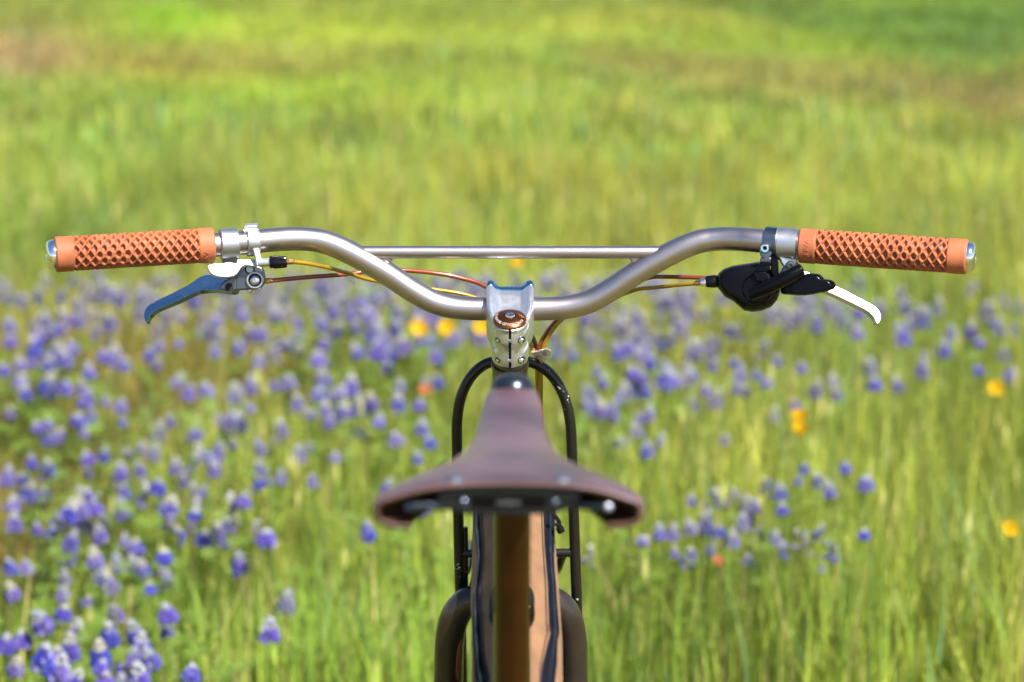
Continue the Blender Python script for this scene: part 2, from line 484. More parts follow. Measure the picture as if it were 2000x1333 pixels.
for u, v, ru, rv, c, wgt, sp in PATCH:
    g = np.exp(-(((pu - u) / ru) ** 2 + ((pv - v) / rv) ** 2)) * wgt
    pc += g[:, None] * np.array(c); pw += g; sparse = np.maximum(sparse, sp * g / max(wgt, 1e-3) * 1.0)
keep = rng.random(len(X)) > np.clip(sparse + 0.35 * (fine < 0.3), 0, 0.85)
X, Y, Z0, H, W, big, mid, fine, pc, pw, pu, pv = (a[keep] for a in (X, Y, Z0, H, W, big, mid, fine, pc, pw, pu, pv))
n = len(X)
base = np.array([0.27, 0.375, 0.060]); yel = np.array([0.49, 0.45, 0.075]); drk = np.array([0.11, 0.21, 0.03]); dry = np.array([0.46, 0.37, 0.15])
t1 = np.clip(big * 0.8 + mid * 0.9 - 0.4, 0, 1)[:, None]
colr = base * (1 - t1) + yel * t1
lowr = np.clip((pv - 560) / 500, 0, 1)[:, None]
colr = colr * (1 - 0.25 * lowr) + np.array([0.24, 0.36, 0.035]) * 0.25 * lowr
r = rng.random(n)
colr = np.where((r < 0.30)[:, None], colr * 0.4 + drk * 0.6, colr)
colr = np.where(((r > 0.57) & (r < 0.63))[:, None], colr * 0.4 + np.array([0.13, 0.33, 0.05]) * 0.6, colr)
colr = np.where((r > 0.90)[:, None], dry, colr)
wt = np.clip(pw * 1.15, 0, 0.93)[:, None]
colr = colr * (1 - wt) + pc / np.maximum(pw, 1e-6)[:, None] * wt
colr = np.where(((r > 0.84) & (r < 0.90))[:, None], np.array([0.20, 0.36, 0.16]), colr)
colr *= rng.uniform(0.45, 1.55, n)[:, None] * (0.66 + 0.5 * vnoise(X + 40, Y + 40, 3.6, 21) + 0.28 * vnoise(X + 40, Y + 40, 11.0, 22))[:, None]
colr = np.clip(colr, 0, 0.8)
H = np.where(Y - CAM.y < 3.9, H, np.interp(Y - CAM.y, [3.9, 6.0, 7.2, 8.6, 10.5, 13], [0.27, 0.24, 0.20, 0.14, 0.10, 0.085]))
H = H * rng.uniform(0.45, 1.25, n) * (0.75 + 0.5 * mid) * np.where(pw > 0.35, 0.8, 1.0)
W = W * rng.uniform(0.6, 1.5, n)
az = rng.uniform(0, 2 * np.pi, n); lean = rng.normal(0, 0.16, n); la = rng.uniform(0, 2 * np.pi, n)
wx, wy = np.cos(az) * W / 2, np.sin(az) * W / 2
lx, ly = np.cos(la) * lean * H, np.sin(la) * lean * H
V = np.empty((n, 5, 3))
for k, (fz, fl, fw) in enumerate(((-0.03, 0, 1), (-0.03, 0, -1), (0.6, 0.35, 0.9), (0.6, 0.35, -0.9), (1.0, 1.2, 0))):
    V[:, k, 0] = X + lx * fl + wx * fw; V[:, k, 1] = Y + ly * fl + wy * fw; V[:, k, 2] = Z0 + H * fz
k2 = rng.choice(np.flatnonzero((Y - CAM.y > 3.9) & (Y - CAM.y < 7.5)), 4200, replace=False)
S_ = V[k2].copy()
tipz = V[k2, 4]
for k, (fz, fw) in enumerate(((-0.030, 0.25), (-0.030, -0.25), (-0.012, 1.0), (-0.012, -1.0), (0.012, 0))):
    S_[:, k, 0] = tipz[:, 0] + np.cos(az[k2]) * 0.0042 * fw; S_[:, k, 1] = tipz[:, 1] + np.sin(az[k2]) * 0.0042 * fw; S_[:, k, 2] = tipz[:, 2] + fz
V = np.concatenate([V, S_]); colr = np.concatenate([colr, np.array([0.50, 0.48, 0.16]) * rng.uniform(0.5, 1.3, (len(k2), 1))]); n = len(V)
me = bpy.data.meshes.new("grass")
me.vertices.add(n * 5); me.vertices.foreach_set("co", V.reshape(-1))
o5 = (np.arange(n) * 5)[:, None]
lv = np.concatenate([o5 + np.array([[0, 1, 3, 2]]), o5 + np.array([[2, 3, 4]])], 1).reshape(-1)
me.loops.add(n * 7); me.loops.foreach_set("vertex_index", lv.astype(np.int32))
ls = np.stack([np.arange(n) * 7, np.arange(n) * 7 + 4], 1).reshape(-1)
me.polygons.add(n * 2); me.polygons.foreach_set("loop_start", ls.astype(np.int32))
me.update(calc_edges=True)
at = me.attributes.new("tint", 'FLOAT_COLOR', 'POINT')
cc = np.ones((n, 5, 4)); cc[:, :, :3] = colr[:, None, :]
at.data.foreach_set("color", cc.reshape(-1))
grass = link("grass", me, "grass_blade")
tag(grass, "tall yellow green meadow grass all around the bicycle", "grass", kind="stuff")

# ------------------------------------------------------------------ bicycle
bike = empty("bicycle", (0, -0.3, 0))
tag(bike, "bicycle with orange waffle grips, silver stem and brown leather saddle", "bicycle")

CX = 998.0
def bar_Y(u):
    m_ = max(0.0, (abs(u - CX) - 370) / 2040.0)
    return -0.25 * m_ * min(1.0, m_ / 0.05)
def B(u, v, dy=0.0): return P(u, v, bar_Y(u) + dy)
LB = [(110, 498), (200, 492.5), (300, 486.3), (415, 479), (470, 474.5), (520, 470), (550, 467.6), (580, 466.7), (605, 468), (630, 472), (660, 482.5), (690, 497), (720, 513.5),
      (760, 537), (800, 564), (840, 587), (872, 597.5), (904, 602), (940, 603.5), (998, 604)]
RB = [(2 * CX - u, v + (0.3 if 600 < u < 720 else 0)) for u, v in LB[:-1]][::-1]
RB = [(u, v) for u, v in RB]
bar_px = LB + RB
bar_pts = smooth_path([B(u, v) for u, v in bar_px], 5)
hb = obj("handlebar", MB().tube(bar_pts, 0.0113, 32), "brushed_bar", bike)
mb = MB().tube(smooth_path([B(700, 493), B(850, 493), B(998, 493.2), B(1150, 493.2), B(1296, 493)], 6), 0.0060, 20)
obj("crossbar", mb, "brushed_bar", hb)
for s in (-1, 1):      # weld fillet under each crossbar end
    u = CX + s * 246
    pts = [B(CX + s * 276, 496), B(CX + s * 226, 497), B(CX + s * 240, 520), B(CX + s * 262, 527)]
    obj("weld_gusset", MB().prism([p + Vector((0, -0.003, 0)) for p in pts], (0, 0.006, 0)), "brushed_bar", hb, bevel=0.002)

# ---- grips
def grip(pin, pout, flip, name="grip"):
    """gum grip from its inner end to its outer end: collars, diamond ridges and a field of round holes"""
    pin, pout = Vector(pin), Vector(pout)
    ax = (pout - pin); L = ax.length; ax.normalize()
    back = Vector((0, -1, 0)); back = (back - ax * back.dot(ax)).normalized()
    up = back.cross(ax) if flip else ax.cross(back)
    if up.z < 0: up = -up
    NU, NT = 300, 168
    uu = np.linspace(0, 1, NU)[:, None]; th = (np.arange(NT) / NT * 2 * np.pi)[None, :]
    s = uu * L * 1000.0; Lm = L * 1000.0
    k = 8
    a = s / 8.7 + th * k / (2 * np.pi); b_ = s / 8.7 - th * k / (2 * np.pi)
    fa = np.abs(a - np.round(a)); fb = np.abs(b_ - np.round(b_))
    dmin = np.minimum(fa, fb)
    ridge = np.clip(1 - (dmin - 0.06) / 0.16, 0, 1); ridge = ridge * ridge * (3 - 2 * ridge)
    # round holes centred in each diamond
    ca, cb = fa, fb
    da, db = 0.5 - ca, 0.5 - cb
    hs = (da + db) / 2 * 8.7; ht = (da - db) / 2 * (2 * math.pi * 15.6 / k)
    hs2 = np.sqrt(((da) ** 2 + (db) ** 2) * 0.5) * 8.7
    hole = np.clip((np.sqrt(da ** 2 + db ** 2) - 0.31) / 0.09, 0, 1); hole = hole * hole * (3 - 2 * hole)
    dimple = np.clip((np.sqrt((0.5 - da) ** 2 + (0.5 - db) ** 2) - 0.045) / 0.03, 0, 1)
    hole = hole * (0.75 + 0.25 * dimple)
    f0, f1 = 0.53, 0.755
    zone = np.clip((uu - f0) / 0.008, 0, 1) * np.clip((f1 - uu) / 0.008, 0, 1)
    hgt = ridge * (1 - zone) + hole * zone
    in0, in1 = 0.105, 0.885
    body = np.clip((uu - in0) / 0.006, 0, 1) * np.clip((in1 - uu) / 0.006, 0, 1)
    rr = 12.3 + 4.0 * hgt
    fin = 0.10 * np.sin(s * 6.0 + th * 30) * np.sin(s * 6.0 - th * 30) * (uu > in1)
    col_r = 16.5 + fin + 0 * th
    rr = rr * body + col_r * (1 - body)
    groove = np.exp(-((uu - in1 - 0.0) / 0.004) ** 2) * 0.9 + np.exp(-((uu - in0) / 0.004) ** 2) * 0.7
    rr = rr - groove
    e = np.minimum(s, Lm - s); rr = rr - np.where(e < 1.6, (1.6 - e) ** 2 * 0.55, 0)
    rr = rr / 1000.0
    c = np.array(pin)[None, None, :] + (uu * L)[:, :, None] * np.array(ax)[None, None, :]
    pos = c + rr[:, :, None] * (np.cos(th)[:, :, None] * np.array(back)[None, None, :] + np.sin(th)[:, :, None] * np.array(up)[None, None, :])
    vs = pos.reshape(-1, 3)
    id_ = np.arange(NU * NT).reshape(NU, NT)
    f = np.stack([id_[:-1], np.roll(id_, -1, 1)[:-1], np.roll(id_, -1, 1)[1:], id_[1:]], -1).reshape(-1, 4).tolist()
    f.append(tuple(id_[0].tolist())); f.append(tuple(id_[-1].tolist()))
    mb = MB(); mb.v = [tuple(p) for p in vs]; mb.f = [tuple(q) for q in f]
    g = obj(name, mb, "gum_rubber", bike, angle=75)
    # end plug: a domed metal disc with a dished centre
    prof = [(0.0095, -0.004), (0.0138, -0.001), (0.0141, 0.0005), (0.0138, 0.0035), (0.0125, 0.0062), (0.0098, 0.0076), (0.0060, 0.0080), (0.0045, 0.0068), (0.0036, 0.0050), (0.0, 0.0048)]
    obj("end_plug", MB().lathe(prof, pout, ax, 40), "chrome", g)
    # raised lettering round the inner collar
    me = text_mesh("VANS", 0.0082, 0.0004)
    R = 0.01655
    for v_ in me.vertices:
        x, y, z = v_.co
        along = 0.0085 + y * 0.80
        ang = (0.02 if flip else -0.72) - x / R * 0.95
        q = pin + ax * along + (back * math.cos(ang) + up * math.sin(ang)) * (R + z)
        v_.co = q
    link("lettering", me, "gum_rubber", g)
    # inner sleeve of the bar just inside the grip
    return g
gl = grip(B(417, 479), B(107, 497.6), False)
gr_ = grip(B(1562, 480), B(1889, 502), True)

def ring_on_bar(name, m, u, v, wpx, r_out, parent, ri=0.0113, bevel=0.0006):
    p = B(u, v); q = B(u + 20, v - (1.0 if u < CX else -1.3))
    ax = (q - p).normalized(); w = wpx / 2040.0
    h = w / 2; e = 0.0008
    mb = MB().lathe([(ri, -h), (r_out - e, -h), (r_out, -h + e), (r_out, h - e), (r_out - e, h), (ri, h)], p, ax, 44)
    return obj(name, mb, m, parent), p, ax
def disc(u, v, Y, r, h, tilt=0.0, yaw=0.0):
    """a small lathe facing the camera"""
    ax = Vector((math.sin(yaw), -math.cos(tilt) * math.cos(yaw), math.sin(tilt)))
    return P(u, v, Y), ax
def socket(name, u, v, Y, r, h, m, parent, tilt=0.2, yaw=0.0, hexr=0.45):
    p, ax = disc(u, v, Y, r, h, tilt, yaw)
    mb = MB().lathe([(r, 0), (r, h - r * 0.25), (r * 0.85, h), (r * hexr, h), (r * hexr, h * 0.35), (0, h * 0.35)], p, ax, 28)
    return obj(name, mb, m, parent)

# ---- brake lever beside the white paddle
bl = empty("brake_lever", (0, 0, 0)); bl.parent = bike; bl.matrix_parent_inverse = Matrix.Translation(-bike.location)
def plane_pts(px, p0, n): return [PP(u, v, p0, n) for u, v in px]
ring_on_bar("clamp", "satin_silver", 447, 476.5, 35, 0.0147, bl)
obj("strap", MB().prism([P(u, v, -0.030) for u, v in ((433, 492), (464, 490), (463, 535), (450, 548), (434, 540))], (0, 0.016, 0)), "dark_alu", bl, bevel=0.002)
nL = Vector((-0.22, -0.72, 0.64)).normalized(); p0 = P(420, 555, 0.030)
blade = [(462, 538), (432, 540.5), (420, 537), (402, 537.5), (389, 542), (372, 554), (340, 571), (303, 589), (289, 598), (283, 607), (281, 616), (283, 626), (287, 628),
         (292, 617), (300, 609), (312, 602), (345, 588), (375, 574), (392, 567.5), (420, 566), (440, 568.5), (462, 567)]
bp_ = smooth_loop(plane_pts(blade, p0, nL), 3)
obj("blade", MB().prism(bp_, -nL * 0.0075), "sky_tinted_silver", bl, bevel=0.0012)
body = [(430, 556), (440, 548), (452, 541), (462, 533), (470, 522), (480, 518), (500, 518), (512, 522), (516, 535), (517, 552), (510, 562), (500, 566), (464, 567.5), (440, 569), (428, 565)]
nB = Vector((0.05, -0.97, 0.22)).normalized(); p1 = P(480, 545, -0.020)
obj("lever_body", MB().prism(plane_pts(body, p1, nB), -nB * 0.034), "dark_alu", bl, bevel=0.0015)
obj("panel_line", MB().prism([p + nB * 0.0004 for p in plane_pts([(462, 541), (463.2, 541), (463.2, 566.5), (462, 566.5)], p1, nB)], -nB * 0.002), "black_void", bl)
def front(name, u, v, prof, m, parent, pl=p1, n=nB, seg=36):
    return obj(name, MB().lathe(prof, PP(u, v, pl, n), n, seg), m, parent)
front("pivot_ring", 498, 547.5, [(0.0083, 0), (0.0083, 0.0028), (0.0076, 0.0036), (0.0064, 0.0036), (0.0062, 0.0005), (0, 0.0004)], "satin_silver", bl)
front("pivot_seal", 498, 547.5, [(0.0062, 0.0006), (0.0062, 0.0024), (0.0052, 0.0024), (0.005, 0.001), (0, 0.001)], "black_gloss", bl)
front("pivot_bolt", 498, 547.8, [(0.0049, 0.001), (0.0049, 0.0030), (0.0043, 0.0040), (0.003, 0.0047), (0.0013, 0.0050), (0.0012, 0.0042), (0, 0.0042)], "satin_silver", bl)
front("small_seal", 488, 526.5, [(0.0047, 0), (0.0047, 0.0010), (0.0038, 0.0012), (0.0037, 0.0003), (0, 0.0003)], "black_gloss", bl)
front("small_bolt", 488, 526.5, [(0.0036, 0.0004), (0.0036, 0.0020), (0.0031, 0.0026), (0.0017, 0.0026), (0.0016, 0.0012), (0, 0.0012)], "satin_silver", bl)
front("adjuster_hole", 447.5, 561.5, [(0.0040, 0), (0.0040, 0.0006), (0.0033, 0.0006), (0.0032, 0.0002), (0, 0.0002)], "black_void", bl)
for u, v in ((487.5, 570), (506, 565)):
    mb = MB().prism(plane_pts([(u - 4, v - 8), (u + 4, v - 9), (u + 4.5, v - 1), (u + 2, v + 3.5), (u - 3, v + 3), (u - 4.5, v - 1)], p1 + Vector((0, 0.001, 0)), nB), -nB * 0.008)
    obj("lug", mb, "satin_silver", bl, bevel=0.001)

# ---- dropper remote: hinged clamp, white paddle, cable barrel
dr = empty("dropper_remote", (0, 0, 0)); dr.parent = bike; dr.matrix_parent_inverse = Matrix.Translation(-bike.location)
ring, pr, axr = ring_on_bar("hinge_clamp", "satin_silver", 493, 472.5, 25, 0.0138, dr)
hp = B(493, 472.5)
obj("hinge_block", MB().box(hp + Vector((-0.001, 0.0, 0.0137)), axr * 0.0062, Vector((0, 0.0062, 0)), Vector((0, 0, 0.0030))), "silver", dr, bevel=0.0012)
obj("hinge_pin", MB().lathe([(0.0021, -0.0066), (0.0021, 0.0066)], hp + Vector((-0.001, -0.0060, 0.0118)), axr, 16), "silver", dr)
pA = P(495, 490, bar_Y(493) - 0.0140); nA = Vector((0.22, -0.90, 0.30)).normalized()
obj("arm", MB().prism(plane_pts([(491.5, 479), (505, 478), (508, 492), (511, 505), (517, 508), (517, 519), (501, 520), (499, 505), (495, 490)], pA, nA), -nA * 0.006), "silver", dr, bevel=0.001)
nP = Vector((0.14, -0.72, 0.66)).normalized(); pP = P(455, 525, -0.034)
paddle = [(405, 519), (408, 515.5), (420, 514.5), (434, 514), (447, 511), (458, 507), (468, 506.3), (501, 507.3), (501.5, 519.5), (480, 518), (473, 520.5), (468, 527), (462, 535), (454, 539.5), (441, 541), (427, 540), (415, 536), (408, 528)]
pd = obj("paddle", MB().prism(smooth_loop(plane_pts(paddle, pP, nP), 3), -nP * 0.0035), "silver", dr, bevel=0.0008)
for i in range(6):
    u = 436 + i * 4.2
    q = plane_pts([(u, 517 - i * 0.9), (u + 0.9, 517 - i * 0.9), (u + 3.2, 537.5 - i * 0.4), (u + 2.3, 537.5 - i * 0.4)], pP, nP)
    obj("thumb_rib", MB().prism([p + nP * 0.00035 for p in q], -nP * 0.0006), "dark_alu", dr)
def along(name, ua, va, ub, vb, Y, prof, m, parent, Yb=None, seg=28):
    a = P(ua, va, Y); b_ = P(ub, vb, Y if Yb is None else Yb); L = (b_ - a).length
    return obj(name, MB().lathe([(r, h * L) for r, h in prof], a, b_ - a, seg), m, parent)
YB = -0.030
along("cable_stop", 505, 513.5, 529, 512.5, YB, [(0.0041, 0), (0.0041, 1)], "silver", dr)
a_, b_ = P(526.5, 512.5, YB), P(560.5, 512, YB); ax = (b_ - a_).normalized(); L = (b_ - a_).length
rings = []
for h, r, g in ((0, 0.0040, 0), (0.02, 0.0058, 0), (0.10, 0.0062, 0), (0.14, 0.0056, 0), (0.20, 0.0056, 0), (0.24, 0.0063, 0), (0.38, 0.0064, 0.5), (0.55, 0.0062, 1), (0.8, 0.0058, 1), (0.97, 0.0055, 1), (1.0, 0.0048, 0)):
    e1 = ax.orthogonal().normalized(); e2 = ax.cross(e1)
    rings.append([a_ + ax * (h * L) + (e1 * math.cos(2 * math.pi * k / 48) + e2 * math.sin(2 * math.pi * k / 48)) * (r - g * 0.0006 * (0.5 + 0.5 * math.cos(2 * math.pi * k / 48 * 12))) for k in range(48)])
obj("barrel_adjuster", MB().ring_loft(rings), "black_gloss", dr)
along("ferrule", 560, 512, 574, 511.7, YB, [(0.0026, 0), (0.0028, 0.1), (0.0026, 0.4), (0.0024, 1)], "brass", dr)

# ---- cables
def cable(pts, m, r=0.0021, label=None):
    o = obj("cable", MB().tube(smooth_path([P(*p) for p in pts], 10), r, 14), m, bike)
    if label: o["label"] = label
    return o
yc = [(573, 511.7, YB), (600, 515, -0.022), (640, 523, -0.002), (680, 534, 0.022), (720, 546, 0.040), (780, 556, 0.05), (850, 566, 0.052), (912, 577, 0.055), (975, 600, 0.062), (1022, 640, 0.066), (1040, 680, 0.064), (1048, 694, 0.062), (1049, 760, 0.066), (1047, 860, 0.07), (1040, 980, 0.07)]
cable(yc, "gold_housing", 0.0020, "gold cable housing from the barrel adjuster")
# housing coil ridges near the adjuster
cc_ = [(531, 548.3, 0.011), (570, 544.5, 0.017), (610, 541, 0.024), (660, 537.5, 0.032), (700, 533, 0.035), (745, 528, 0.045), (790, 528.5, 0.050), (850, 534, 0.052), (900, 543.5, 0.055), (948, 560, 0.060), (1000, 600, 0.068), (1036, 650, 0.070), (1050, 688, 0.066), (1053, 720, 0.07), (1056, 780, 0.07), (1052, 880, 0.075), (1010, 960, 0.085), (940, 1090, 0.078), (915, 1165, 0.05), (898, 1250, 0.036), (890, 1340, 0.040), (886, 1500, 0.06), (886, 1700, 0.10)]
cable(cc_, "copper_housing", 0.0022, "copper brake housing from the silver lever")
along("ferrule", 517, 549.3, 532, 548.2, 0.010, [(0.0027, 0), (0.0028, 0.8), (0.0024, 0.85), (0.0024, 1)], "brass", bl)
cable([(1378, 543, -0.002), (1340, 542, 0.006), (1300, 541, 0.020), (1270, 542.5, 0.032), (1230, 556, 0.042), (1170, 585, 0.05), (1112, 607, 0.055), (1082, 632, 0.056), (1060, 662, 0.058), (1051, 690, 0.060), (1056, 730, 0.066), (1055, 800, 0.07), (1046, 900, 0.07)], "copper_housing", 0.0021, "red copper housing behind the black shifter")
cable([(1369, 553.5, -0.012), (1330, 556.5, 0.0), (1290, 561, 0.016), (1240, 567, 0.036), (1180, 590, 0.046), (1122, 608, 0.05), (1092, 630, 0.052), (1070, 660, 0.055), (1058, 690, 0.058), (1056, 730, 0.062), (1051, 800, 0.066), (1044, 900, 0.068)], "gold_housing", 0.0020, "brown gold housing into the black shifter")
mb = MB()
ct = P(1056, 692, 0.057)
for k, (du, dv, eu, ev) in enumerate(((-16, -4, 8, 4), (-12, 2, 12, -8), (2, -4, 17, -6), (6, 2, 16, -1), (-4, 6, 9, 7), (0, 9, 6, 4))):
    mb.tube(smooth_path([P(1056 + du, 693 + dv, 0.053), P(1056 + (du + eu) / 2, 692 + (dv + ev) / 2 - 2, 0.049), P(1056 + eu, 693 + ev, 0.053)], 4), 0.0019, 8)
obj("twine_tie", mb, "twine", bike, label="cream twine knotted round the cables below the stem")

# ---- stem
TILT = rad(20)
UA = Vector((0, -math.sin(TILT), math.cos(TILT)))        # steering axis, up
FA = Vector((0, math.cos(TILT), math.sin(TILT)))
XA = Vector((1, 0, 0))
barc = B(998, 604)
SL = 0.052
SO = barc - FA * SL                                        # steerer clamp centre
SO.x = P(996, 640, SO.y).x
def S(x, f, u): return SO + XA * (x / 1000) + FA * (f / 1000) + UA * (u / 1000)
def sect(f, hw, ut, uv, ub, rim=5.0):
    pts = [(-hw + 2, ub), (-hw, ub + 2), (-hw, ut - 3), (-hw + 1.0, ut - 0.8), (-hw + 2.6, ut), (-hw + rim + 1, ut - 0.6), (-hw + rim + 3.5, (ut + uv) / 2), (-hw + rim + 6.5, uv + 0.5), (-hw + rim + 9, uv)]
    full = pts + [(-x, y) for x, y in pts[::-1]]
    return [S(x, f, y) for x, y in full]
st_rings = [sect(2, 15.5, 13.0, 12.4, -15, 2), sect(9, 17, 14.5, 12.5, -16, 3), sect(17, 19.5, 16.5, 11.5, -17, 4), sect(26, 21.6, 18.3, 10.8, -18, 4.5), sect(34, 22.3, 19.3, 10.8, -19, 4.6),
            sect(42, 22.6, 20.2, 12.2, -19, 4.6), sect(50, 22.7, 20.8, 14.8, -19, 4.6), sect(58, 22.7, 21.0, 15.0, -19, 4.6), sect(61.5, 22.7, 20.9, 14.8, -18.5, 4.6)]
stem = obj("stem", MB().ring_loft(st_rings), "silver", bike, angle=50)
fp = [sect(62.0, 22.3, 20.6, 14.4, -18, 4.6), sect(62.6, 22.7, 21.2, 15.2, -19, 4.6), sect(67, 22.7, 21.4, 15.0, -19, 4.8), sect(71, 22.5, 20.6, 13.6, -18, 5), sect(74.5, 22.0, 18.4, 10.5, -16, 5), sect(76, 21.0, 14.5, 6, -13, 5)]
obj("face_plate", MB().ring_loft(fp), "sky_tinted_silver", stem, angle=50)
# steerer clamp with a real slit facing the rider
gap = rad(4.6)
prof = [(14.4, 21), (15.8, 21.2), (16.5, 20.6), (16.6, 18.0), (16.9, 16.4), (17.6, 15.6), (17.6, 5.6), (17.0, 4.6), (15.6, 1.8), (15.4, -1.5), (16.2, -4.4), (17.5, -5.6), (17.6, -18.6), (17.2, -20.4), (16.4, -21), (14.4, -21)]
def prof_at(th):
    t_ = min(th, 2 * math.pi - th); c = max(0.0, math.cos(1.45 * t_)) if t_ < 1.08 else 0.0
    out = []
    for i_, (r, h) in enumerate(prof):
        if i_ == 4: r -= 1.5 * c
        if i_ == 3: r -= 0.8 * c
        if i_ == 5: h -= 6.6 * c
        if i_ == 10: r -= 0.9 * c
        if i_ == 11: h -= 6.2 * c
        if i_ in (6, 7): h += 0.3 * c
        out.append((r / 1000, h / 1000))
    return out
NA = 120; mb = MB(); EX = -FA; EY = UA.cross(-FA); cols = []
for k in range(NA + 1):
    th = gap + (2 * math.pi - 2 * gap) * k / NA
    d_ = EX * math.cos(th) + EY * math.sin(th)
    cols.append([SO + d_ * r + UA * h for r, h in prof_at(th)])
m_ = len(prof)
mb.add([p for c in cols for p in c], [(k * m_ + i_, (k + 1) * m_ + i_, (k + 1) * m_ + i_ + 1, k * m_ + i_ + 1) for k in range(NA) for i_ in range(m_ - 1)])
for s in (-1, 1):       # slit walls
    a = s * gap
    d = (-FA * math.cos(a) + UA.cross(-FA) * math.sin(a))
    side = [SO + d * r + UA * h for r, h in prof_at(gap)]
    mb.add(side, [tuple(range(len(side)))])
obj("steerer_clamp", mb, "silver", stem, angle=24)
obj("steerer", MB().lathe([(0.0142, -0.0208), (0.0142, 0.0205)], SO, UA, 48), "black_void", stem)
for u in (8.8, -13.8):
    obj("pinch_bolt", MB().lathe([(0.0021, -0.0022), (0.0021, 0.0022)], S(0, -14.9, u), XA, 20), "steel", stem)
    obj("bolt_recess", MB().lathe([(0.0040, 0), (0.0040, 0.0010), (0.0034, 0.0010), (0.0031, 0.0004), (0, 0.0004)], S(10.6, -13.6, u), Vector((0.52, 0, 0)) - FA * 0.85, 28), "dark_alu", stem)
    obj("bolt_head", MB().lathe([(0.0026, 0), (0.0026, 0.0032), (0.0021, 0.0036), (0.0012, 0.0036), (0.0012, 0.0015), (0, 0.0015)], S(9.6, -14.4, u), Vector((0.9, 0, 0)) - FA * 0.5, 24), "chrome", stem)
    obj("bolt_tip", MB().lathe([(0.0029, 0), (0.0029, 0.0008), (0.0023, 0.0008), (0.0022, 0.0003), (0, 0.0003)], S(-11.2, -13.2, u - 0.5), Vector((-0.58, 0, 0)) - FA * 0.8, 24), "dark_alu", stem)
    obj("bolt_end", MB().lathe([(0.0020, 0), (0.0020, 0.0012), (0.0012, 0.0018), (0, 0.0020)], S(-11.1, -13.3, u - 1.2), Vector((-0.58, 0, 0)) - FA * 0.8, 20), "steel", stem)
# top cap
capo = SO + UA * 0.0214
cap = obj("top_cap", MB().lathe([(0.0150, 0), (0.0160, 0.0008), (0.0161, 0.0016), (0.0155, 0.0026), (0.0130, 0.0041), (0.0098, 0.0053), (0.0064, 0.0059), (0.0056, 0.0059), (0.0052, 0.0046), (0, 0.0046)], capo, UA, 64), "bronze_cap", bike, angle=35)
obj("cap_bolt", MB().lathe([(0.0046, 0.0046), (0.0046, 0.0064), (0.0041, 0.0071), (0.0026, 0.0071), (0.0024, 0.0050), (0, 0.0050)], capo, UA, 36), "chrome", cap)
obj("hex_socket", MB().lathe([(0.0023, 0.0051), (0, 0.0051)], capo, UA, 6, caps=False), "black_void", cap)
me = text_mesh("KING SEALED BEARINGS", 0.0036, 0.00008)
mw = max(abs(v_.co.x) for v_ in me.vertices)
RT = 0.0128
for v_ in me.vertices:
    x, y, z = v_.co
    a = rad(-115) - x / 0.0124                 # clockwise seen from above, letter tops outward
    rr_ = RT + y * 0.95
    h = np.interp(rr_, [0.0064, 0.0098, 0.0130, 0.0155, 0.0161], [0.0059, 0.0053, 0.0041, 0.0026, 0.0016]) + 0.00012 + z
    v_.co = capo + (XA * math.cos(a) + FA * math.sin(a)) * rr_ + UA * h
link("lettering", me, "white_print", cap)

# ---- frame, fork, headset
fr = empty("frame", (0, 0, 0)); fr.parent = bike; fr.matrix_parent_inverse = Matrix.Translation(-bike.location)
def A(u_, f=0.0, x=0.0): return SO + UA * u_ + FA * f + XA * x
obj("spacer", MB().lathe([(0.0150, -0.0262), (0.0160, -0.0258), (0.0160, -0.0212), (0.0150, -0.0208)], SO, UA, 40), "dark_alu", fr)
obj("head_tube", MB().lathe([(0.0165, -0.236), (0.0178, -0.232), (0.0172, -0.22), (0.0165, -0.13), (0.0168, -0.034), (0.0178, -0.030), (0.0178, -0.0266), (0.0160, -0.0264)], SO, UA, 40), "head_tube_grey", fr)
bb = Vector((0, -0.46, 0.31)); sc_ = Vector((0, -0.614, 0.805)); raxle = Vector((0, -0.90, 0.372))
tt0, tt1 = A(-0.058), sc_ + Vector((0, 0, -0.01))
obj("top_tube", MB().tube([tt0, tt0.lerp(tt1, 0.5), tt1], [0.0165, 0.016, 0.015], 28), "frame_bronze", fr)
obj("down_tube", MB().tube([A(-0.20), bb], 0.0185, 28), "frame_bronze", fr)
obj("seat_tube", MB().tube([bb, sc_ + (sc_ - bb).normalized() * 0.03], 0.0158, 28), "frame_bronze", fr)
obj("bottom_bracket", MB().lathe([(0.021, -0.036), (0.021, 0.036)], bb, XA, 32), "frame_bronze", fr)
for s in (-1, 1):
    obj("chain_stay", MB().tube(smooth_path([bb + Vector((s * 0.02, 0, 0)), Vector((s * 0.045, -0.60, 0.33)), Vector((s * 0.068, raxle.y, raxle.z))], 6), 0.010, 16), "frame_bronze", fr)
    obj("seat_stay", MB().tube(smooth_path([sc_ + Vector((s * 0.012, -0.008, -0.02)), Vector((s * 0.045, -0.70, 0.68)), Vector((s * 0.068, raxle.y, raxle.z))], 6), 0.008, 16), "frame_bronze", fr)
fk = empty("fork", (0, 0, 0)); fk.parent = bike; fk.matrix_parent_inverse = Matrix.Translation(-bike.location)
faxle = A((0.3735 - SO.z - 0.05 * FA.z) / UA.z, 0.05)
obj("fork_crown", MB().lathe([(0.017, -0.285), (0.018, -0.28), (0.018, -0.242), (0.0165, -0.238)], SO, UA, 32), "frame_bronze", fk)
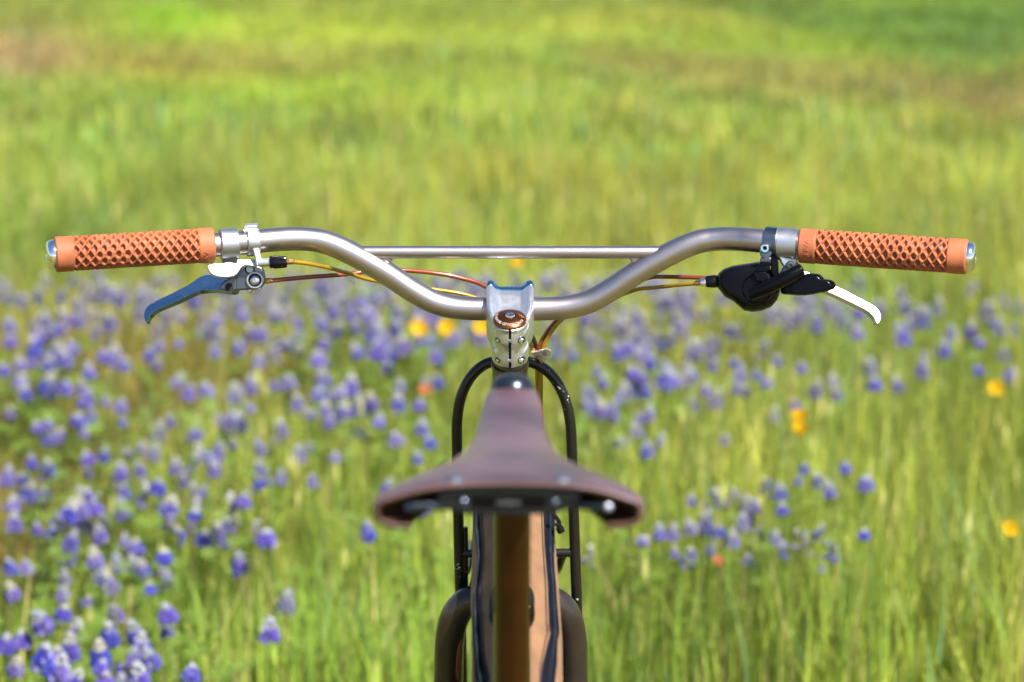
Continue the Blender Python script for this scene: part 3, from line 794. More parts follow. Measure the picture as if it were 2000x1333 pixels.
for s in (-1, 1):
    yk = A(-0.25).y
    pts = [A(-0.262, 0, s * 0.006), P(CX + s * 52, 1163, yk), P(CX + s * 85, 1176, yk + 0.002), P(CX + s * 108, 1202, yk + 0.004), P(CX + s * 119, 1245, yk + 0.008), P(CX + s * 121.5, 1310, yk + 0.012), P(CX + s * 122, 1400, yk + 0.02)]
    end = faxle + XA * (s * 0.054)
    pts += [pts[-1].lerp(end, 0.5), end]
    obj("fork_leg", MB().tube(smooth_path(pts, 6), [0.0150] * 1 + [0.0148] * 36 + [0.0148 - 0.005 * k / 11 for k in range(12)], 28), "frame_bronze", fk)

# ---- front rack hoop
rk = empty("front_rack", (0, 0, 0)); rk.parent = bike; rk.matrix_parent_inverse = Matrix.Translation(-bike.location)
YR = 0.062
arch = [(905, 1420), (902, 1300), (899, 1165), (896, 1050), (894, 950), (892.5, 870), (893, 820), (900, 777), (916, 742), (938, 718), (962, 707), (998, 703), (1034, 707), (1062, 720), (1085, 743), (1103, 778), (1113, 820), (1116.5, 870), (1119, 950), (1122, 1050), (1126, 1165), (1129, 1300), (1132, 1420)]
obj("hoop", MB().tube(smooth_path([P(u, v, YR + max(0, v - 1170) * 0.00012) for u, v in arch], 6), 0.0054, 20), "rack_black", rk)
obj("cross_bar", MB().tube([P(898, 1082, YR), P(1122, 1080, YR)], 0.0044, 18), "rack_black", rk)
obj("light_bracket", MB().tube(smooth_path([P(908, 1030, YR), P(909, 1080, YR), P(908, 1170, YR)], 4), 0.0030, 14), "rack_black", rk)
for s in (-1, 1):
    c0 = P(CX + s * 112, 1082, YR)
    obj("platform_rail", MB().tube(smooth_path([c0 + Vector((-s * 0.004, 0.006, 0)), c0 + Vector((-s * 0.012, 0.05, -0.035)), c0 + Vector((-s * 0.014, 0.20, -0.055))], 5), 0.0042, 14), "rack_black", rk)

# ---- wheels
def wheel(c):
    w = empty("wheel", (0, 0, 0)); w.parent = bike; w.matrix_parent_inverse = Matrix.Translation(-bike.location)
    n = 72; R = 0.346
    def torus(r0, r1, R_, a=24):
        mb = MB(); rings = []
        for i in range(n):
            t = 2 * math.pi * i / n; d = Vector((0, math.cos(t), math.sin(t)))
            rings.append([c + d * (R_ + r1 * math.cos(2 * math.pi * k / a)) + XA * (r0 * math.sin(2 * math.pi * k / a)) for k in range(a)])
        return mb.ring_loft(rings, closed=True)
    obj("tyre", torus(0.0255, 0.0255, R), "tyre_rubber", w)
    obj("rim", torus(0.0135, 0.011, 0.311, 12), "rim_black", w)
    mb = MB()
    for i in range(28):
        t = 2 * math.pi * i / 28; s = 1 if i % 2 else -1
        d = Vector((0, math.cos(t), math.sin(t))); d2 = Vector((0, math.cos(t + 1.2 * (1 if (i // 2) % 2 else -1)), math.sin(t + 1.2 * (1 if (i // 2) % 2 else -1))))
        mb.tube([c + d * 0.302, c + d2 * 0.026 + XA * (s * 0.028)], 0.0010, 5)
    sp = obj("spokes", mb, "steel", w); sp["kind"] = "stuff"
    obj("hub", MB().lathe([(0.006, -0.052), (0.012, -0.045), (0.028, -0.032), (0.028, -0.028), (0.014, -0.022), (0.014, 0.022), (0.028, 0.028), (0.028, 0.032), (0.012, 0.045), (0.006, 0.052)], c, XA, 28), "dark_alu", w)
wheel(faxle); wheel(raxle)
ck = empty("crankset", (0, 0, 0)); ck.parent = bike; ck.matrix_parent_inverse = Matrix.Translation(-bike.location)
obj("chainring", MB().lathe([(0.045, 0.044), (0.066, 0.044), (0.066, 0.047), (0.045, 0.047), (0.045, 0.044)], bb, XA, 60, caps=False), "dark_alu", ck)
for s in (-1, 1):
    e = bb + Vector((s * 0.07, s * 0.165, -0.03))
    obj("crank_arm", MB().tube([bb + XA * (s * 0.052), e.lerp(bb + XA * (s * 0.06), 0.5), e], [0.015, 0.010, 0.011], 16), "dark_alu", ck)
    obj("pedal", MB().box(e + XA * (s * 0.055), XA * 0.046, Vector((0, 0.048, 0)), Vector((0, 0, 0.008))), "black_plastic", ck, bevel=0.006)

# ---- seat post and saddle
cl = Vector((0, -0.690, 1.052))
obj("seat_post", MB().tube([sc_ + Vector((0, 0.02, -0.06)), cl], 0.0136, 32), "seatpost_copper", bike)
sd = empty("saddle", (0, 0, 0)); sd.parent = bike; sd.matrix_parent_inverse = Matrix.Translation(-bike.location)
YS0, YS1 = -0.838, -0.557
zr = P(998, 947, YS0).z; zn = P(998, 738, YS1).z
# s from the rear: (fraction, half width mm, centre lift mm, edge drop mm, skirt mm)
ST = [(0.000, 88.0, 0.0, 13.0, 17), (0.020, 91.5, 0.6, 13.5, 19), (0.055, 91.0, 0.8, 14, 19), (0.11, 84.5, 0.6, 13, 19), (0.17, 73.0, 0.0, 12, 18), (0.23, 60.5, -1.0, 10, 19), (0.30, 45.5, -2.0, 8.5, 20),
      (0.37, 36.5, -3.0, 7.5, 21), (0.45, 30.0, -4.0, 6.5, 22), (0.54, 26.6, -4.6, 6, 23), (0.64, 24.8, -4.6, 6, 23), (0.75, 23.4, -4.0, 6, 22), (0.86, 21.8, -2.8, 6, 21), (0.94, 19.6, -1.6, 6, 20), (0.98, 17.0, -0.8, 6, 18), (1.0, 12.5, -1.8, 6, 15)]
rings = []
for f, w, lift, drop, sk in ST:
    y = YS0 + (YS1 - YS0) * f; zc = zr + (zn - zr) * f + lift / 1000
    prof = []
    for t in np.linspace(0, 1, 13):
        prof.append((w * math.sin(t * math.pi / 2) if False else w * t, -drop * t ** (3.2 if f < 0.3 else 2.4)))
    for q in (0.12, 0.3, 0.5, 0.7, 0.86, 1.0):
        prof.append((w * (1 + (0.012 if f < 0.3 else 0.03) * math.sin(q * 2.2)) - (0.0 if q < 0.45 else (((q - 0.45) / 0.55) ** 1.3 * 26 * min(1.0, (0.3 - f) / 0.15) if f < 0.3 else (q - 0.45) * 3)), -drop - sk * 1.12 * math.sin(q * math.pi / 2)))
    # rear centre is cut a little forward of the wings
    line = [(x, z) for x, z in prof]
    full = [(-x, z) for x, z in line[::-1]] + line[1:]
    ring_ = []
    for x, z in full:
        yy = y
        if f < 0.06:
            yy = y + 0.010 * (1 - f / 0.06) * math.cos(min(1.0, abs(x) / 80.0) * math.pi / 2) * 0.4
        ring_.append(Vector((x / 1000 + P(993, 947, YS0).x * (1 - f) + P(1001, 740, YS1).x * f, yy, zc + z / 1000)))
    rings.append(ring_)
n = len(rings[0]); mb = MB(); mb.v = [tuple(p) for r_ in rings for p in r_]
for i in range(len(rings) - 1):
    for j in range(n - 1):
        mb.f.append((i * n + j, i * n + j + 1, (i + 1) * n + j + 1, (i + 1) * n + j))
lt = obj("leather_top", mb, "leather", sd, angle=80)
lt.data.materials.append(MATS["leather_under"])
md = lt.modifiers.new("hide", 'SOLIDIFY'); md.thickness = 0.0042; md.offset = -1; md.material_offset = 1; md.material_offset_rim = 1
md = lt.modifiers.new("soft", 'SUBSURF'); md.levels = 2; md.render_levels = 2
def sxo(f): return (P(993, 947, YS0).x) * (1 - f) + P(1001, 740, YS1).x * f
def sz(f, x):      # height of the leather at fraction f and offset x (mm)
    fs = [a[0] for a in ST]
    w = np.interp(f, fs, [a[1] for a in ST]); lift = np.interp(f, fs, [a[2] for a in ST]); drop = np.interp(f, fs, [a[3] for a in ST])
    return zr + (zn - zr) * f + lift / 1000 - drop / 1000 * (abs(x) / w) ** 3.2
sx0 = P(993, 947, YS0).x
for s in (-1, 1):
    f = 0.045; x = s * 36
    obj("rivet", MB().lathe([(0.0062, -0.001), (0.0060, 0.0008), (0.0040, 0.0020), (0, 0.0026)], (sx0 + x / 1000, YS0 + (YS1 - YS0) * f, sz(f, x)), Vector((0, -0.2, 1)), 24), "bolt_blue", sd)
    # frame arms to the wings and their end bolts
    obj("wing_arm", MB().tube(smooth_path([Vector((sx0 + s * 0.030, YS0 + 0.020, zr - 0.020)), Vector((sx0 + s * 0.05, YS0 + 0.014, zr - 0.0185)), Vector((sx0 + s * 0.066, YS0 + 0.006, zr - 0.0175))], 4), 0.0036, 14), "gunmetal", sd)
    obj("end_bolt", MB().lathe([(0.0034, 0), (0.0034, 0.002), (0.0024, 0.0036), (0, 0.0042)], Vector((sx0 + s * 0.0665, YS0 + 0.004, zr - 0.0172)), Vector((s * 0.25, -1, 0.45)), 20), "bolt_blue" if s > 0 else "gunmetal", sd)  # matching bolts; glint and shade put in as paler and darker metal
    obj("rail", MB().tube(smooth_path([Vector((sx0 + s * 0.030, YS0 + 0.03, zr - 0.024)), Vector((s * 0.024, -0.76, zr - 0.040)), Vector((s * 0.022, -0.70, zr - 0.048)), Vector((s * 0.022, -0.64, zr - 0.048)), Vector((s * 0.010, YS1 - 0.02, zn - 0.020))], 6), 0.0036, 14), "steel", sd)
# rear bracket with its maker's plate
yb = YS0 + 0.012
pl = [(-38, -6), (-46, -2), (-50, 5), (-44, 9), (-26, 11), (0, 12), (26, 11), (44, 9), (50, 5), (46, -2), (38, -6), (30, -9), (-30, -9)]
obj("rear_bracket", MB().prism([Vector((sx0 + x / 1000, yb, zr - 0.0165 + z / 1000)) for x, z in pl], (0, 0.016, 0)), "gunmetal", sd, bevel=0.0025)
obj("maker_plate", MB().prism([Vector((sx0 + x / 1000, yb - 0.0012, zr - 0.0160 + z / 1000)) for x, z in [(-24, -4.2), (24, -4.2), (26, 0), (24, 4.2), (-24, 4.2), (-26, 0)]], (0, 0.002, 0)), "black_plastic", sd, bevel=0.0006)
me = text_mesh("CAMBIUM", 0.0036, 0.0002)
for v_ in me.vertices:
    x, y, z = v_.co
    v_.co = Vector((sx0 + x, yb - 0.0015 - z, zr - 0.0160 + y))
link("lettering", me, "grey_print", sd)
for s in (-1, 1):
    obj("bracket_bolt", MB().lathe([(0.0042, 0), (0.0042, 0.002), (0.003, 0.0032), (0, 0.0036)], Vector((sx0 + s * 0.031, yb + 0.0005, zr - 0.0165)), Vector((0.1 * s, -1, 0.3)), 20), "gunmetal", sd)
obj("nose_plate", MB().lathe([(0.0165, -0.008), (0.0170, 0.002), (0.0150, 0.008), (0.0105, 0.0115), (0.0055, 0.0130), (0, 0.0133)], Vector((sxo(1.0), YS1 - 0.008, zn - 0.0085)), Vector((0, 0.28, 0.96)), 36), "gunmetal", sd)
obj("post_clamp", MB().box(cl + Vector((0, 0, 0.012)), XA * 0.026, Vector((0, 0.018, 0)), Vector((0, 0, 0.012))), "gunmetal", sd, bevel=0.004)

# ------------------------------------------------------------------ frame bag
bag = empty("frame_bag", (0, -0.3, 0.45))
tag(bag, "tan canvas frame bag with navy zips hanging under the top tube", "bag")
def tt_at(y):
    t = (y - tt0.y) / (tt1.y - tt0.y); return tt0.z + (tt1.z - tt0.z) * t
def bag_x(u, y, z):
    d = Vector((0, y, z)) - CAM
    return (u - 1000) * d.dot(FWD) / FPX
YT = np.linspace(-0.56, -0.13, 44)
RZ = [(1012, 1062.0, 1083.0, 1084), (1035, 1061.5, 1082.5, 1084), (1099, 1065.0, 1081.0, 1090), (1165, 1070.0, 1086.0, 1094), (1232, 1072.0, 1092.0, 1098.5), (1258, 1075.0, 1088.0, 1098.5), (1298, 1062.0, 1087.0, 1097), (1333, 1056.0, 1083.0, 1095), (1500, 1054.0, 1082.0, 1094)]
LZ = [(1012, 937, 927, 923), (1035, 938, 928, 922), (1099, 942, 934, 922), (1165, 934, 925, 922), (1232, 938, 924, 921), (1258, 940, 925, 922), (1298, 944, 927, 924), (1333, 955, 928, 926), (1500, 958, 930, 927)]
def side_tab(T, v):
    vs_ = [r_[0] for r_ in T]
    return [np.interp(v, vs_, [r_[k] for r_ in T]) for k in (1, 2, 3)]
body_r, zips, teeth, seams = [], {-1: [], 1: []}, {-1: [], 1: []}, {-1: [], 1: []}
for y in YT:
    zt = tt_at(y) - 0.010
    d = Vector((0, y, zt - 0.02)) - CAM
    v = 666.5 - FPX * d.dot(UPV) / d.dot(FWD)
    taper = min(1.0, 0.45 + (y + 0.56) / 0.06) if y < -0.52 else 1.0
    frontt = 1.0 if y < -0.17 else max(0.35, 1 - ((y + 0.17) / 0.04) ** 2 * 0.6)
    half = {}
    for s, T in ((1, RZ), (-1, LZ)):
        a, b_, c = side_tab(T, v)
        half[s] = [bag_x(q, y, zt - 0.02) * taper * frontt for q in (a, b_, c)]
    bot = max(0.50, 0.36 + abs(y + 0.40) * 0.55)
    def sidepts(s):
        a, b_, c = half[s]
        w = 0.002 * math.sin(y * 60 + s) + 0.0015 * math.sin(y * 141 + 2 * s)
        return [(s * 0.010, zt + 0.001), (s * 0.017 * taper, zt - 0.002), (a, zt - 0.014 + w), (b_, zt - 0.020 + w), (c, zt - 0.030), (c + s * 0.0015 * math.sin(y * 40), zt - 0.055), (c - s * 0.001, zt - 0.10), (c - s * 0.003, (zt + bot) / 2), (c - s * 0.007, bot + 0.03), (s * 0.018, bot)]
    R_ = sidepts(1); L_ = sidepts(-1)
    body_r.append([Vector((x, y, z)) for x, z in R_ + L_[::-1]])
    for s, q in ((1, R_), (-1, L_)):
        n_ = Vector((s * 0.45, -0.1, 0.9)).normalized() * 0.0012
        zips[s].append([Vector((q[2][0], y, q[2][1])) + n_, Vector((q[3][0], y, q[3][1])) + n_])
        mid_ = Vector(((q[2][0] + q[3][0]) / 2, y, (q[2][1] + q[3][1]) / 2)) + n_ * 1.6
        teeth[s].append(mid_)
        seams[s].append(Vector((q[1][0] * 0.16 + q[2][0] * 0.84, y, q[1][1] * 0.16 + q[2][1] * 0.84)) + n_ * 0.9)
obj("canvas_body", MB().ring_loft(body_r), "tan_canvas", bag, angle=60)
for s in (1, -1):
    mb = MB(); r_ = []
    for a, b_ in zips[s]:
        dn = Vector((-s * 0.2, 0, -0.9)).normalized() * 0.0022
        r_.append([a, b_, b_ + dn, a + dn])
    mb.ring_loft(r_)
    zp = obj("zip_tape", mb, "navy_zip", bag)
    mb = MB().tube(smooth_path(teeth[s], 3), 0.0010, 8)
    obj("zip_teeth", mb, "zip_teeth", zp)
    obj("seam", MB().tube(smooth_path(seams[s], 2), 0.0005, 6), "stitch", bag)
a = P(1086, 1010, -0.235)
mb = MB().tube(smooth_path([P(1080, 1004, -0.235), P(1087, 1012, -0.236), P(1092, 1020, -0.236), P(1093, 1030, -0.235)], 4), 0.0020, 10)
mb.tube(smooth_path([P(1087, 1022, -0.235), P(1092, 1030, -0.237), P(1098, 1041, -0.238)], 4), [0.0022] * 4 + [0.0036] * 4 + [0.0030], 10)
obj("zip_pull", mb, "black_gloss", bag)
ht = A(-0.10)
mb = MB()
for y in (-0.395,):
    z = tt_at(y)
    mbs = MB(); rings = []
    for dy in (-0.012, 0.012):
        rings.append([Vector((0.0190 * math.cos(t), y + dy, z + dy * 0.26 + 0.0188 * math.sin(t))) for t in np.linspace(0, 2 * math.pi, 29)[:-1]])
    mbs.ring_loft(rings, False, False)
    o = obj("strap", mbs, "navy_zip", bag); m_ = o.modifiers.new("thick", 'SOLIDIFY'); m_.thickness = 0.0015

# ------------------------------------------------------------------ gear shifter and brake on the other end of the bar
sh = empty("gear_shifter", (0, 0, 0)); sh.parent = bike; sh.matrix_parent_inverse = Matrix.Translation(-bike.location)
ring_on_bar("clamp", "grey_clamp", 1506, 473, 25, 0.0142, sh)
ring_on_bar("clamp_edge", "satin_silver", 1518.5, 474, 3.0, 0.0145, sh)
pS = P(1500, 495, bar_Y(1500) - 0.0135); nS = Vector((-0.10, -0.97, 0.20)).normalized()
obj("clamp_ear", MB().prism(smooth_loop(plane_pts([(1484, 480), (1492, 473), (1503, 476), (1508, 490), (1505, 503), (1497, 506), (1487, 503), (1483, 492)], pS, nS), 2), -nS * 0.006), "grey_clamp", sh, bevel=0.001)
front("clamp_bolt", 1494, 485.5, [(0.0048, 0), (0.0050, 0.0010), (0.0046, 0.0018), (0.0043, 0.0030), (0.0043, 0.0050), (0.0036, 0.0060), (0.0023, 0.0060), (0.0021, 0.0035), (0, 0.0035)], "chrome", sh, pS, nS)
front("bolt_socket", 1494, 485.0, [(0.0021, 0.0040), (0, 0.0040)], "black_void", sh, pS, nS, 6)
def step(px, dep, m, bev=0.001, base=pS, off=0.0):
    return obj("mount_block", MB().prism(plane_pts(px, base + Vector((0, off, 0)), nS), -nS * dep), m, sh, bevel=bev)
step([(1485, 504), (1507, 503), (1506, 513), (1484, 513)], 0.010, "dark_alu")
step([(1484, 512), (1507, 512), (1505, 521), (1482, 521)], 0.012, "black_plastic")
step([(1480, 520), (1505, 520), (1502, 532), (1474, 531)], 0.014, "black_plastic", off=-0.001)
step([(1470, 531), (1497, 531), (1502, 550), (1478, 551)], 0.016, "black_plastic", off=-0.0025)
step([(1506, 500), (1514, 496), (1520, 512), (1521, 540), (1514, 546), (1505, 530)], 0.012, "black_plastic", off=0.003)
pSb = P(1465, 560, bar_Y(1480) - 0.006); nSb = Vector((-0.05, -0.95, 0.30)).normalized()
shell = [(1399, 540), (1404, 533), (1412, 526), (1429, 519.5), (1450, 516), (1470, 513), (1482, 511), (1498, 520), (1513, 531), (1521, 542), (1525, 555), (1524, 570), (1518, 586), (1507, 599), (1489, 606.5), (1470, 609), (1454, 606.5), (1443, 597), (1431, 587), (1415, 579), (1408, 569), (1400, 560)]
sp_ = plane_pts(shell, pSb, nSb)
c_ = PP(1468, 556, pSb, nSb)
obj("shell", MB().pillow(sp_, nSb, [(-0.018, 0.80), (-0.014, 0.94), (-0.007, 1.0), (0.0, 1.0), (0.006, 0.93), (0.0095, 0.84), (0.0110, 0.66), (0.0112, 0.3)], c_), "black_plastic", sh, angle=24)
obj("cover_disc", MB().lathe([(0.0145, 0), (0.0145, 0.0016), (0.0132, 0.0030), (0.0128, 0.0022), (0.006, 0.0030), (0, 0.0031)], PP(1478, 566, pSb, nSb) + nSb * 0.0102, nSb + Vector((0, 0, -0.12)), 40), "black_plastic", sh)
along("barrel", 1401, 550, 1377, 550.5, -0.010, [(0.0058, 0), (0.0062, 0.15), (0.0060, 0.5), (0.0054, 0.9), (0.0044, 1.0)], "black_gloss", sh)
along("barrel_collar", 1378, 551.5, 1367, 552.5, -0.011, [(0.0040, 0), (0.0042, 0.3), (0.0036, 1.0)], "chrome", sh)
along("ferrule", 1368, 552.7, 1359, 553.6, -0.011, [(0.0028, 0), (0.0026, 1.0)], "brass", sh, Yb=-0.009)
pp = [P(1466, 578, -0.045), P(1490, 566, -0.050), P(1515, 553.5, -0.052), P(1540, 540.5, -0.052), P(1560, 530, -0.050), P(1568, 526, -0.049)]
mbp = MB(); q = smooth_path(pp, 6); rr_ = list(np.interp(np.linspace(0, 1, len(q)), [0, 0.25, 0.6, 0.9, 0.97, 1.0], [0.0050, 0.0066, 0.0067, 0.0062, 0.0050, 0.0022]))
obj("release_lever", mbp.tube(q, rr_, 22), "black_plastic", sh)
pD = P(1580, 556, -0.036); nD = Vector((-0.22, -0.95, 0.20)).normalized()
thumb = [(1524, 568), (1527, 556), (1546, 551), (1562, 540), (1575, 534.5), (1590, 534.5), (1601, 537), (1609, 545), (1621, 547), (1630, 553), (1630, 563), (1619, 569), (1600, 573), (1572, 578), (1544, 576.5), (1528, 575)]
obj("thumb_lever", MB().pillow(smooth_loop(plane_pts(thumb, pD, nD), 2), nD, [(-0.010, 0.92), (-0.007, 1.0), (-0.001, 1.0), (0.0034, 0.84), (0.0040, 0.80)]), "black_plastic", sh, bevel=0.0008, angle=28)
br = empty("brake_lever", (0, 0, 0)); br.parent = bike; br.matrix_parent_inverse = Matrix.Translation(-bike.location)
ring_on_bar("clamp", "satin_silver", 1539, 477.5, 38, 0.0155, br)
pR = P(1545, 520, bar_Y(1540) - 0.012); nR = Vector((0.0, -0.97, 0.2)).normalized()
obj("clamp_tab", MB().prism(smooth_loop(plane_pts([(1521, 492), (1558, 494), (1556, 512), (1550, 523), (1541, 525), (1530, 520), (1524, 508)], pR, nR), 2), -nR * 0.012), "satin_silver", br, bevel=0.0014)
front("clamp_bolt", 1543, 519, [(0.0042, 0), (0.0044, 0.001), (0.0036, 0.0026), (0.0022, 0.0028), (0.0020, 0.0010), (0, 0.0010)], "dark_alu", br, pR, nR)
obj("lever_body", MB().prism(plane_pts([(1530, 520), (1556, 510), (1566, 522), (1568, 545), (1545, 560), (1525, 552), (1522, 535)], P(1545, 535, -0.022), nR), -nR * 0.016), "satin_silver", br, bevel=0.002)
nB2 = Vector((0.22, -0.80, 0.55)).normalized(); pB2 = P(1640, 585, 0.040)
blade2 = [(1545, 530), (1570, 528), (1600, 541), (1632, 557), (1665, 574), (1698, 591), (1712, 600), (1719, 609), (1722, 617), (1720, 627), (1716, 632.5), (1711, 631), (1708, 623), (1702, 615), (1690, 606), (1650, 586), (1618, 571.5), (1590, 562), (1560, 556)]
obj("blade", MB().prism(smooth_loop(plane_pts(blade2, pB2, nB2), 3), -nB2 * 0.0075), "silver", br, bevel=0.0012)

# ------------------------------------------------------------------ wildflowers
def oct_blob(mb, c, ax, l, w, d=None):
    ax = Vector(ax).normalized(); e1 = ax.orthogonal().normalized(); e2 = ax.cross(e1); d = d or w
    c = Vector(c)
    vs = [c - ax * l, c + e1 * w, c + e2 * d, c - e1 * w, c - e2 * d, c + ax * l]
    mb.add(vs, [(0, 2, 1), (0, 3, 2), (0, 4, 3), (0, 1, 4), (5, 1, 2), (5, 2, 3), (5, 3, 4), (5, 4, 1)])
def lupine_meshes(k):
    r = random.Random(100 + k)
    H_ = 0.017 + 0.012 * r.random(); Rm = 0.0125 + 0.003 * r.random()
    blue, pale, tip = MB(), MB(), MB()
    nw = 5
    for i in range(nw):
        f = i / (nw - 1); z = H_ * f
        R = Rm * (1.0 - 0.62 * f ** 1.6)
        nf = 8 if f < 0.7 else 6
        for j in range(nf):
            a = 2 * math.pi * (j + 0.5 * (i % 2)) / nf + r.uniform(-0.2, 0.2)
            dd = Vector((math.cos(a), math.sin(a), 0.55)).normalized()
            c = Vector((math.cos(a) * R * 0.72, math.sin(a) * R * 0.72, z + r.uniform(-0.002, 0.002)))
            tgt = tip if f > (0.9, 0.7, 0.78, 0.5, 0.62, 0.9)[k] else (pale if r.random() < 0.15 else blue)
            oct_blob(tgt, c, dd, 0.0062 * (1 - 0.35 * f), 0.0042 * (1 - 0.25 * f), 0.0052)
    oct_blob(tip, (0, 0, H_ + 0.003), (0, 0, 1), 0.005, 0.004)
    stem_, leaf = MB(), MB()
    stem_.tube([(0, 0, -0.30), (0.003, 0.002, -0.15), (0, 0, H_)], [0.0016, 0.0014, 0.001], 6)
    for j in range(6):
        a = 2 * math.pi * j / 6 + r.uniform(-0.4, 0.4); z = -0.26 + 0.04 * j
        L = 0.05 + 0.02 * r.random()
        c = Vector((math.cos(a) * L, math.sin(a) * L, z + 0.035))
        stem_.tube([(0, 0, z), c], 0.0009, 4)
        for q in range(7):
            b_ = 2 * math.pi * q / 7
            e = Vector((math.cos(b_), math.sin(b_), 0.35)).normalized(); sd_ = Vector((-math.sin(b_), math.cos(b_), 0)) * 0.0045
            l_ = 0.026
            leaf.add([c, c + e * l_ * 0.55 + sd_, c + e * l_, c + e * l_ * 0.55 - sd_], [(0, 1, 2, 3)])
    out = []
    for nm, mb_, m_ in (("petal_whorls", blue, "lupine_blue"), ("pale_petals", pale, "lupine_pale"), ("white_tip", tip, "lupine_tip"), ("stalk", stem_, "lupine_leaf"), ("leaves", leaf, "lupine_leaf")):
        me_ = bpy.data.meshes.new(nm); me_.from_pydata([tuple(v_) for v_ in mb_.v], [], mb_.f); me_.materials.append(MATS[m_])
        out.append((nm, me_))
    return out
LUP = [lupine_meshes(k) for k in range(6)]
placed = []
def lupine(u, v, label, group, scale=1.0, h=None):
    h = h if h is not None else random.uniform(0.25, 0.33)
    p = PG(u, v, h)
    for _ in range(3):
        gz = float(ground_z(np.float64(p.x), np.float64(p.y))); p = PG(u, v, h + gz)
    k = random.randrange(6) if u < 1050 or random.random() < 0.45 else random.choice((2, 3, 4))
    root = empty("lupine", (p.x, p.y, p.z - 0.018 * scale))
    root.rotation_euler = (random.gauss(0, 0.2), random.gauss(0, 0.2), random.uniform(0, 6.28)); root.scale = (scale,) * 3
    for nm, me_ in LUP[k]:
        o = bpy.data.objects.new(nm, me_); COL.objects.link(o); o.parent = root
    tag(root, label, "flower", group); root["k"] = k
    placed.append((u, v))
    return root

SINGLE = [
    (525, 1222, "lone deep violet lupine nearest the bicycle on its brake lever side", 1.15),
    (558, 1168, "blue lupine with pale tip just behind the lone violet one", 1.05),
    (1690, 935, "bright violet lupine alone in grass at the end of a row of faint ones", 1.1),
    (1296, 735, "large violet lupine standing in front of the flower drift beneath the black shifter", 1.25),
    (402, 752, "violet lupine standing apart beneath the blue lever blade", 1.15),
    (684, 748, "round blue lupine between the lever blade and the rack hoop", 1.2),
    (1765, 650, "violet lupine behind the tip of the white brake blade", 1.35),
    (195, 1268, "white capped blue lupine, right one of the near pair at the bottom edge", 1.15),
    (137, 1260, "white capped blue lupine, left one of the near pair at the bottom edge", 1.1),
    (372, 1305, "pale blue lupine cluster head low at the bottom edge", 1.0),
    (520, 1040, "tall pale capped lupine left of the saddle wing", 1.1),
    (395, 1042, "slate blue lupine between two pale ones left of the saddle", 1.0),
    (297, 1277, "light blue lupine with white cap between the near pair and the cluster head", 1.0),
]
for u, v, lab, s in SINGLE:
    lupine(u, v, lab, "lupines standing apart", s * 0.95)
# drifts: (u, v, su, sv, count, place, group, scale)
DRIFT = [
    (100, 1290, 120, 40, 17, "the nearest drift at the bottom corner", "near corner drift", 1.15),
    (130, 1110, 120, 80, 30, "the low drift under the brake lever", "lower drift", 1.05),
    (170, 890, 150, 75, 42, "the dense drift beside the saddle", "drift beside the saddle", 1.0),
    (75, 690, 90, 40, 22, "the clump under the plain grip end", "clump under the grip", 1.2),
    (540, 880, 150, 75, 24, "the loose scatter beside the saddle", "scatter beside the saddle", 0.95),
    (640, 790, 150, 50, 32, "the drift beside the rack hoop", "drift beside the rack hoop", 1.05),
    (740, 630, 120, 38, 32, "the drift behind the bar bend", "drift behind the bar bend", 1.25),
    (480, 650, 150, 50, 16, "the faint drift beneath the blue blade", "faint drift under the blade", 1.05),
    (1150, 740, 110, 55, 34, "the drift beside the stem and twine", "drift beside the twine", 1.05),
    (1440, 740, 140, 45, 16, "the scatter beneath the black shifter", "scatter under the shifter", 0.95),
    (1420, 1025, 90, 30, 18, "the small group past the saddle wing", "group past the saddle wing", 0.8),
    (1580, 925, 70, 24, 6, "the short row in tall grass", "row in tall grass", 0.8),
    (1830, 650, 170, 40, 16, "the far drift under the white blade", "far drift under the white blade", 1.05),
]
CAPS = ("plain violet", "white capped", "pale tipped", "white headed", "white capped", "plain violet")
ORD = ("second", "third", "fourth", "fifth", "sixth", "seventh", "eighth", "ninth", "tenth")
for u, v, su, sv, cnt, place, grp, sc in DRIFT:
    k = 0; tries = 0; mem = []
    while k < cnt and tries < 3000:
        tries += 1
        uu_, vv_ = random.gauss(u, su), random.gauss(v, sv)
        if not (4 < uu_ < 1996 and 562 < vv_ < 1328): continue
        if 870 < uu_ < 1130 and vv_ > 690: continue
        md_ = 22 if vv_ > 900 else 17
        if tries > 1500: md_ = 14
        if any(abs(uu_ - a) < md_ and abs(vv_ - b_) < md_ for a, b_ in placed): continue
        o = lupine(uu_, vv_, "lupine", grp, sc * random.uniform(0.62, 1.08)); k += 1
        mem.append((uu_, vv_, CAPS[o["k"]], o))
    vs_ = sorted(q[1] for q in mem); lo, hi = vs_[len(vs_) // 3], vs_[2 * len(vs_) // 3]
    cls = {}
    for uu_, vv_, cap_, o in mem:
        row = "back row of" if vv_ < lo else ("front row of" if vv_ >= hi else "middle row of")
        cls.setdefault((cap_, row), []).append((uu_, o))
    for (cap_, row), li in cls.items():
        li.sort(key=lambda q: q[0])
        for n_, (_, o) in enumerate(li):
            if len(li) == 1: w_ = "only " + cap_ + " lupine"
            elif n_ == 0: w_ = "leftmost " + cap_ + " lupine"
            elif n_ == len(li) - 1: w_ = "rightmost " + cap_ + " lupine"
            else: w_ = ORD[n_ - 1] + " " + cap_ + " lupine from left"
            o["label"] = w_ + ", " + row + " " + place
for o in COL.objects:
    if "k" in o: del o["k"]

